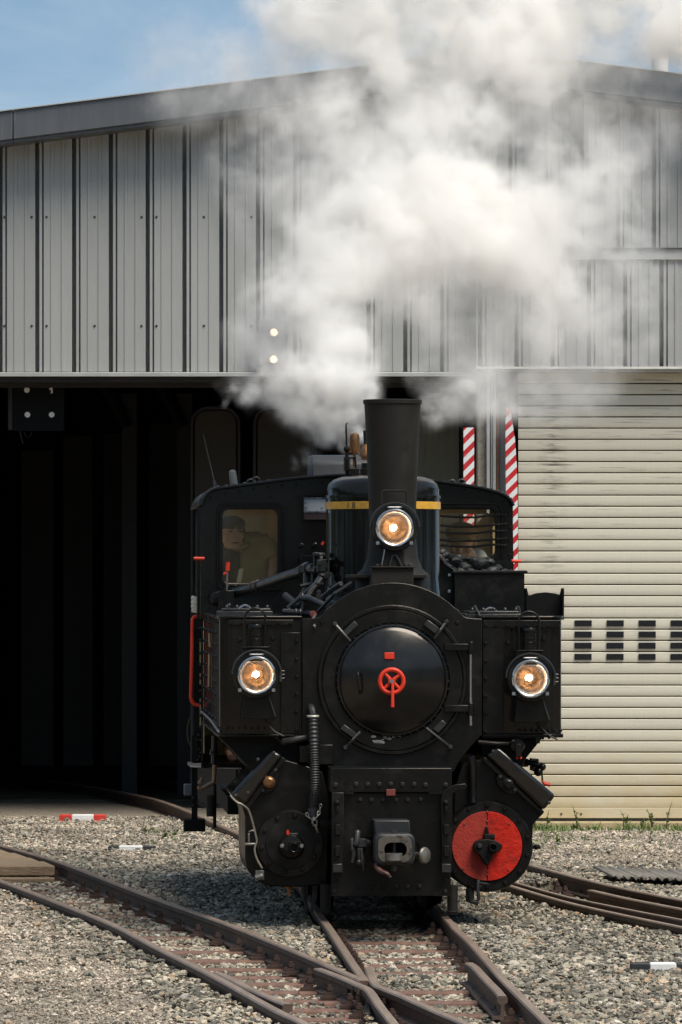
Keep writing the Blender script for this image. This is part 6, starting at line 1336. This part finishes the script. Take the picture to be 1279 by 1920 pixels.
# ================================================================== steam: one voxel cloud
def steam(name, lo, hi, vox, blobs, peak, label, seed=0.0, warp=.42, fs=1.0, aniso=.1):
    ng = bpy.data.node_groups.new(name + '_field', 'GeometryNodeTree'); ng.interface.new_socket('Geometry', in_out='OUTPUT', socket_type='NodeSocketGeometry')
    N = ng.nodes.new; L = ng.links.new; out = N('NodeGroupOutput'); vc = N('GeometryNodeVolumeCube')
    res = [max(8, int((hi[i] - lo[i]) / vox)) for i in range(3)]
    for i, k in enumerate(('Resolution X', 'Resolution Y', 'Resolution Z')): vc.inputs[k].default_value = res[i]
    vc.inputs['Min'].default_value = lo; vc.inputs['Max'].default_value = hi
    pos = N('GeometryNodeInputPosition')
    def vm(op, a, b):
        n = N('ShaderNodeVectorMath'); n.operation = op
        for i, q in enumerate((a, b)):
            if isinstance(q, (tuple, list)): n.inputs[i].default_value = q
            elif q is not None: L(q, n.inputs[i])
        return n
    def mt(op, a, b=None, c=None, clamp=False):
        n = N('ShaderNodeMath'); n.operation = op; n.use_clamp = clamp
        for i, q in enumerate((a, b, c)):
            if q is None: continue
            if isinstance(q, (int, float)): n.inputs[i].default_value = q
            else: L(q, n.inputs[i])
        return n.outputs[0]
    def ns(vec, sc, det, rough=.6, dist=0.0):
        n = N('ShaderNodeTexNoise'); n.inputs['Scale'].default_value = sc; n.inputs['Detail'].default_value = det; n.inputs['Roughness'].default_value = rough; n.inputs['Distortion'].default_value = dist; L(vec, n.inputs['Vector']); return n
    p0 = vm('ADD', vm('MULTIPLY', pos.outputs[0], (fs, fs, fs)).outputs[0], (seed, seed * 1.7, 0)).outputs[0]
    def warped(base, src, sc, amt, det=2):
        n = ns(src, sc, det); c = vm('SUBTRACT', n.outputs['Color'], (.5, .5, .5)); s = vm('SCALE', c.outputs[0], None); s.inputs['Scale'].default_value = amt; return vm('ADD', base, s.outputs[0]).outputs[0]
    q = warped(pos.outputs[0], p0, .9, warp * 1.6 / fs); q = warped(q, p0, 2.6, warp * .75 / fs); q = warped(q, p0, 7.0, warp * .25 / fs, 3)
    tot = None
    for (c, r, d) in blobs:
        dist = vm('DISTANCE', q, tuple(c)).outputs['Value']
        m = N('ShaderNodeMapRange'); m.interpolation_type = 'SMOOTHSTEP'; m.inputs[1].default_value = r * 1.25; m.inputs[2].default_value = r * .15; m.inputs[3].default_value = 0; m.inputs[4].default_value = d; L(dist, m.inputs[0])
        tot = m.outputs[0] if tot is None else mt('MAXIMUM', mt('MULTIPLY', mt('ADD', tot, m.outputs[0]), .62), mt('MAXIMUM', tot, m.outputs[0]))
    qn = warped(p0, p0, 2.0, .30); qm = warped(qn, p0, 5.5, .13); qm = warped(qm, p0, 13.0, .05, 3)
    f1 = ns(qn, 1.7, 5, .6).outputs[0]; f2 = ns(qm, 7.0, 7, .75).outputs[0]
    vo = N('ShaderNodeTexVoronoi'); vo.feature = 'F1'; vo.inputs['Scale'].default_value = 2.9; vo.inputs['Detail'].default_value = 3.0; vo.inputs['Roughness'].default_value = .6; vo.inputs['Lacunarity'].default_value = 2.4; L(qm, vo.inputs['Vector'])
    bil = mt('SUBTRACT', 1.1, mt('MULTIPLY', vo.outputs['Distance'], .62))
    f = mt('ADD', mt('ADD', mt('MULTIPLY', f1, .40), mt('MULTIPLY', bil, .36)), mt('MULTIPLY', f2, .24))
    # the soft envelope breaks up into billows and wisps where it is thin
    thr = mt('SUBTRACT', .592, mt('MULTIPLY', mt('MINIMUM', tot, 1.0), .185))
    k = N('ShaderNodeMapRange'); k.interpolation_type = 'LINEAR'; L(f, k.inputs[0]); L(mt('SUBTRACT', thr, .02), k.inputs[1]); L(mt('ADD', thr, .09), k.inputs[2]); k.inputs[3].default_value = .015; k.inputs[4].default_value = 1.0
    e = mt('MULTIPLY', mt('POWER', tot, 1.7), k.outputs[0])
    qv = warped(p0, p0, 1.3, .55); qv = warped(qv, p0, 4.0, .22); qv = warped(qv, p0, 11.0, .07, 3)
    fv = ns(qv, 2.6, 10, .76, .35).outputs[0]
    kv = N('ShaderNodeMapRange'); kv.interpolation_type = 'SMOOTHSTEP'; L(fv, kv.inputs[0]); kv.inputs[1].default_value = .43; kv.inputs[2].default_value = .58; kv.inputs[3].default_value = .07; kv.inputs[4].default_value = 1.0
    e = mt('ADD', e, mt('MULTIPLY', mt('MULTIPLY', tot, .62), kv.outputs[0]))
    L(mt('MULTIPLY', e, mt('MINIMUM', mt('MULTIPLY', tot, 4.0), 1.0)), vc.inputs['Density'])
    m = bpy.data.materials.new(name + '_vapour'); m.use_nodes = True; t = m.node_tree; t.nodes.clear()
    o = t.nodes.new('ShaderNodeOutputMaterial'); v = t.nodes.new('ShaderNodeVolumePrincipled'); t.links.new(v.outputs[0], o.inputs['Volume'])
    v.inputs['Color'].default_value = (.992, .984, .97, 1); v.inputs['Density'].default_value = peak; v.inputs['Anisotropy'].default_value = 0.1; v.inputs['Density Attribute'].default_value = 'density'
    sm = N('GeometryNodeSetMaterial'); sm.inputs['Material'].default_value = m
    L(vc.outputs[0], sm.inputs[0]); L(sm.outputs[0], out.inputs[0])
    vol = bpy.data.volumes.new(name); ob = bpy.data.objects.new(name, vol); COL.objects.link(ob); vol.materials.append(m)
    md = ob.modifiers.new('field', 'NODES'); md.node_group = ng
    return tag(ob, label, 'steam', kind='stuff')
def bl(u, v, r, d, Y): return (W(u, v, Y), r * (1.12 if r > 55 else 1.0) * Y / FOC, min(d * (1.5 if u > 970 and 260 < v < 700 else 1.12), 1.3))
PL = [  # picture position, radius, density, distance: the column leaving the valves and chimney, billowing up and drifting right
    (700, 760, 30, .9, 35.2), (672, 800, 26, .7, 35.3), (690, 715, 46, 1.2, 35.3), (655, 650, 75, 1.1, 35.6), (610, 600, 90, 1.1, 35.9), (640, 720, 70, .9, 35.5), (595, 690, 70, .7, 35.7), (560, 745, 62, .52, 35.8),
    (622, 790, 46, .6, 35.6), (470, 735, 40, .5, 36), (430, 728, 24, .34, 36), (520, 740, 46, .5, 36), (612, 822, 22, .5, 35.6), (578, 800, 28, .34, 35.8),
    (545, 535, 78, 1.0, 36.2), (650, 520, 110, 1.15, 36.2), (600, 460, 84, 1.0, 36.4), (700, 430, 130, 1.2, 36.4), (830, 450, 130, 1.15, 36.6), (930, 470, 110, 1.05, 36.6), (890, 370, 105, 1.05, 36.8), (800, 350, 115, 1.0, 36.7),
    (1000, 400, 105, .68, 36.8), (1075, 430, 88, .6, 37), (1120, 430, 62, .52, 37), (1000, 520, 110, .66, 36.8), (1080, 560, 100, .5, 37), (930, 560, 95, .75, 36.8), (1150, 590, 62, .36, 37.2), (1000, 620, 95, .55, 36.8), (900, 640, 90, .5, 36.6), (1090, 660, 70, .36, 37), (820, 600, 90, .45, 36.4), (770, 540, 80, .75, 36.3),
    (780, 270, 125, .62, 37), (650, 310, 110, .6, 36.9), (880, 230, 120, .75, 37), (950, 150, 95, .78, 37.2), (770, 160, 120, .72, 37.2), (640, 210, 110, .6, 37), (560, 330, 90, .4, 36.8), (500, 280, 95, .36, 37), (440, 200, 90, .3, 37.2), (480, 420, 60, .26, 36.8),
    (530, 90, 100, .62, 37.4), (570, 15, 110, .95, 37.4), (690, 50, 120, 1.05, 37.4), (840, 20, 120, .95, 37.4), (990, 40, 120, .95, 37.4), (1120, 40, 110, .82, 37.5), (1230, 40, 95, .66, 37.6), (1300, 70, 90, .55, 37.6), (1180, 130, 70, .4, 37.5), (400, 120, 90, .26, 37.5), (330, 60, 80, .2, 37.5),
    (1050, 190, 100, .42, 37.3), (1150, 230, 90, .36, 37.4), (1240, 240, 90, .32, 37.5), (1020, 290, 90, .5, 37.1), (700, -90, 160, 1., 37.6), (900, -110, 170, 1., 37.6), (1120, -100, 170, .9, 37.7), (1320, -60, 150, .7, 37.8),
    (505, 645, 70, .8, 36.4), (540, 590, 60, .7, 36.3), (1240, 70, 80, .9, 37.6), (1270, 40, 110, 1.0, 37.5), (1215, 110, 60, .7, 37.5), (1030, 130, 110, .7, 37.4), (930, 90, 110, .9, 37.3), (575, 868, 20, .3, 36.6), (550, 885, 14, .26, 36.6), (672, 842, 16, .45, 35.2), (1090, 330, 120, .36, 37.0), (1000, 200, 120, .4, 37.2), (1180, 480, 90, .3, 37.2), (1200, 620, 70, .26, 37.4), (540, 180, 130, .36, 37.2), (430, 320, 80, .2, 37), (850, 120, 110, .7, 37.3), (700, 130, 110, .7, 37.3), (1080, 90, 100, .6, 37.4),
    (1130, 330, 110, .5, 37.0), (1160, 460, 80, .5, 37.1), (1180, 560, 80, .42, 37.2), (1120, 660, 90, .42, 37.1), (1080, 740, 70, .42, 36.8), (1000, 700, 80, .5, 36.7), (900, 700, 80, .55, 36.5), (460, 330, 90, .3, 37.0), (420, 160, 110, .42, 37.3), (340, 180, 80, .3, 37.3), (300, 90, 90, .24, 37.5), (520, 230, 100, .5, 37.1),
    (850, 715, 58, .52, 36.2), (920, 720, 60, .56, 36.3), (800, 770, 34, .42, 36.1), (860, 775, 40, .44, 36.3), (990, 735, 60, .46, 36.5), (1060, 765, 50, .36, 36.6), (1130, 745, 50, .3, 36.7), (930, 790, 34, .36, 36.4), (780, 700, 40, .45, 36)]
steam('steam', (-1.75, 34.5, 2.85), (3.1, 39.2, 7.1), .0185, [bl(*p[:4], p[4]) for p in PL], 7.5, 'thick white steam billowing from the chimney up across the shed front', fs=1.35)

JET = [(700, 748, 26, 1.0, 34.9), (680, 800, 24, .8, 35.2), (668, 838, 14, .6, 35.3), (640, 770, 46, .9, 35.3), (600, 770, 46, .8, 35.4), (560, 760, 44, .7, 35.5), (520, 735, 44, .62, 35.6), (475, 735, 36, .6, 35.6), (440, 725, 24, .55, 35.6), (425, 750, 14, .45, 35.6),
    (610, 815, 26, .75, 35.4), (585, 795, 24, .6, 35.4), (640, 815, 22, .6, 35.3), (575, 866, 13, .42, 35.9), (556, 880, 11, .4, 35.9), (545, 700, 50, .7, 35.5), (600, 700, 56, .8, 35.4), (660, 710, 52, .9, 35.2), (500, 690, 40, .6, 35.6),
    (830, 750, 40, .62, 35.7), (875, 745, 44, .66, 35.8), (815, 785, 24, .5, 35.6), (850, 790, 20, .42, 35.7), (925, 755, 44, .62, 35.9), (970, 765, 36, .5, 36)]
steam('steam', (-.95, 34.45, 2.72), (1.4, 36.6, 3.75), .015, [bl(*p[:4], p[4]) for p in JET], 15.0, 'ragged steam wisps drifting round the safety valve below the main cloud', 3.0, .40, 2.1)
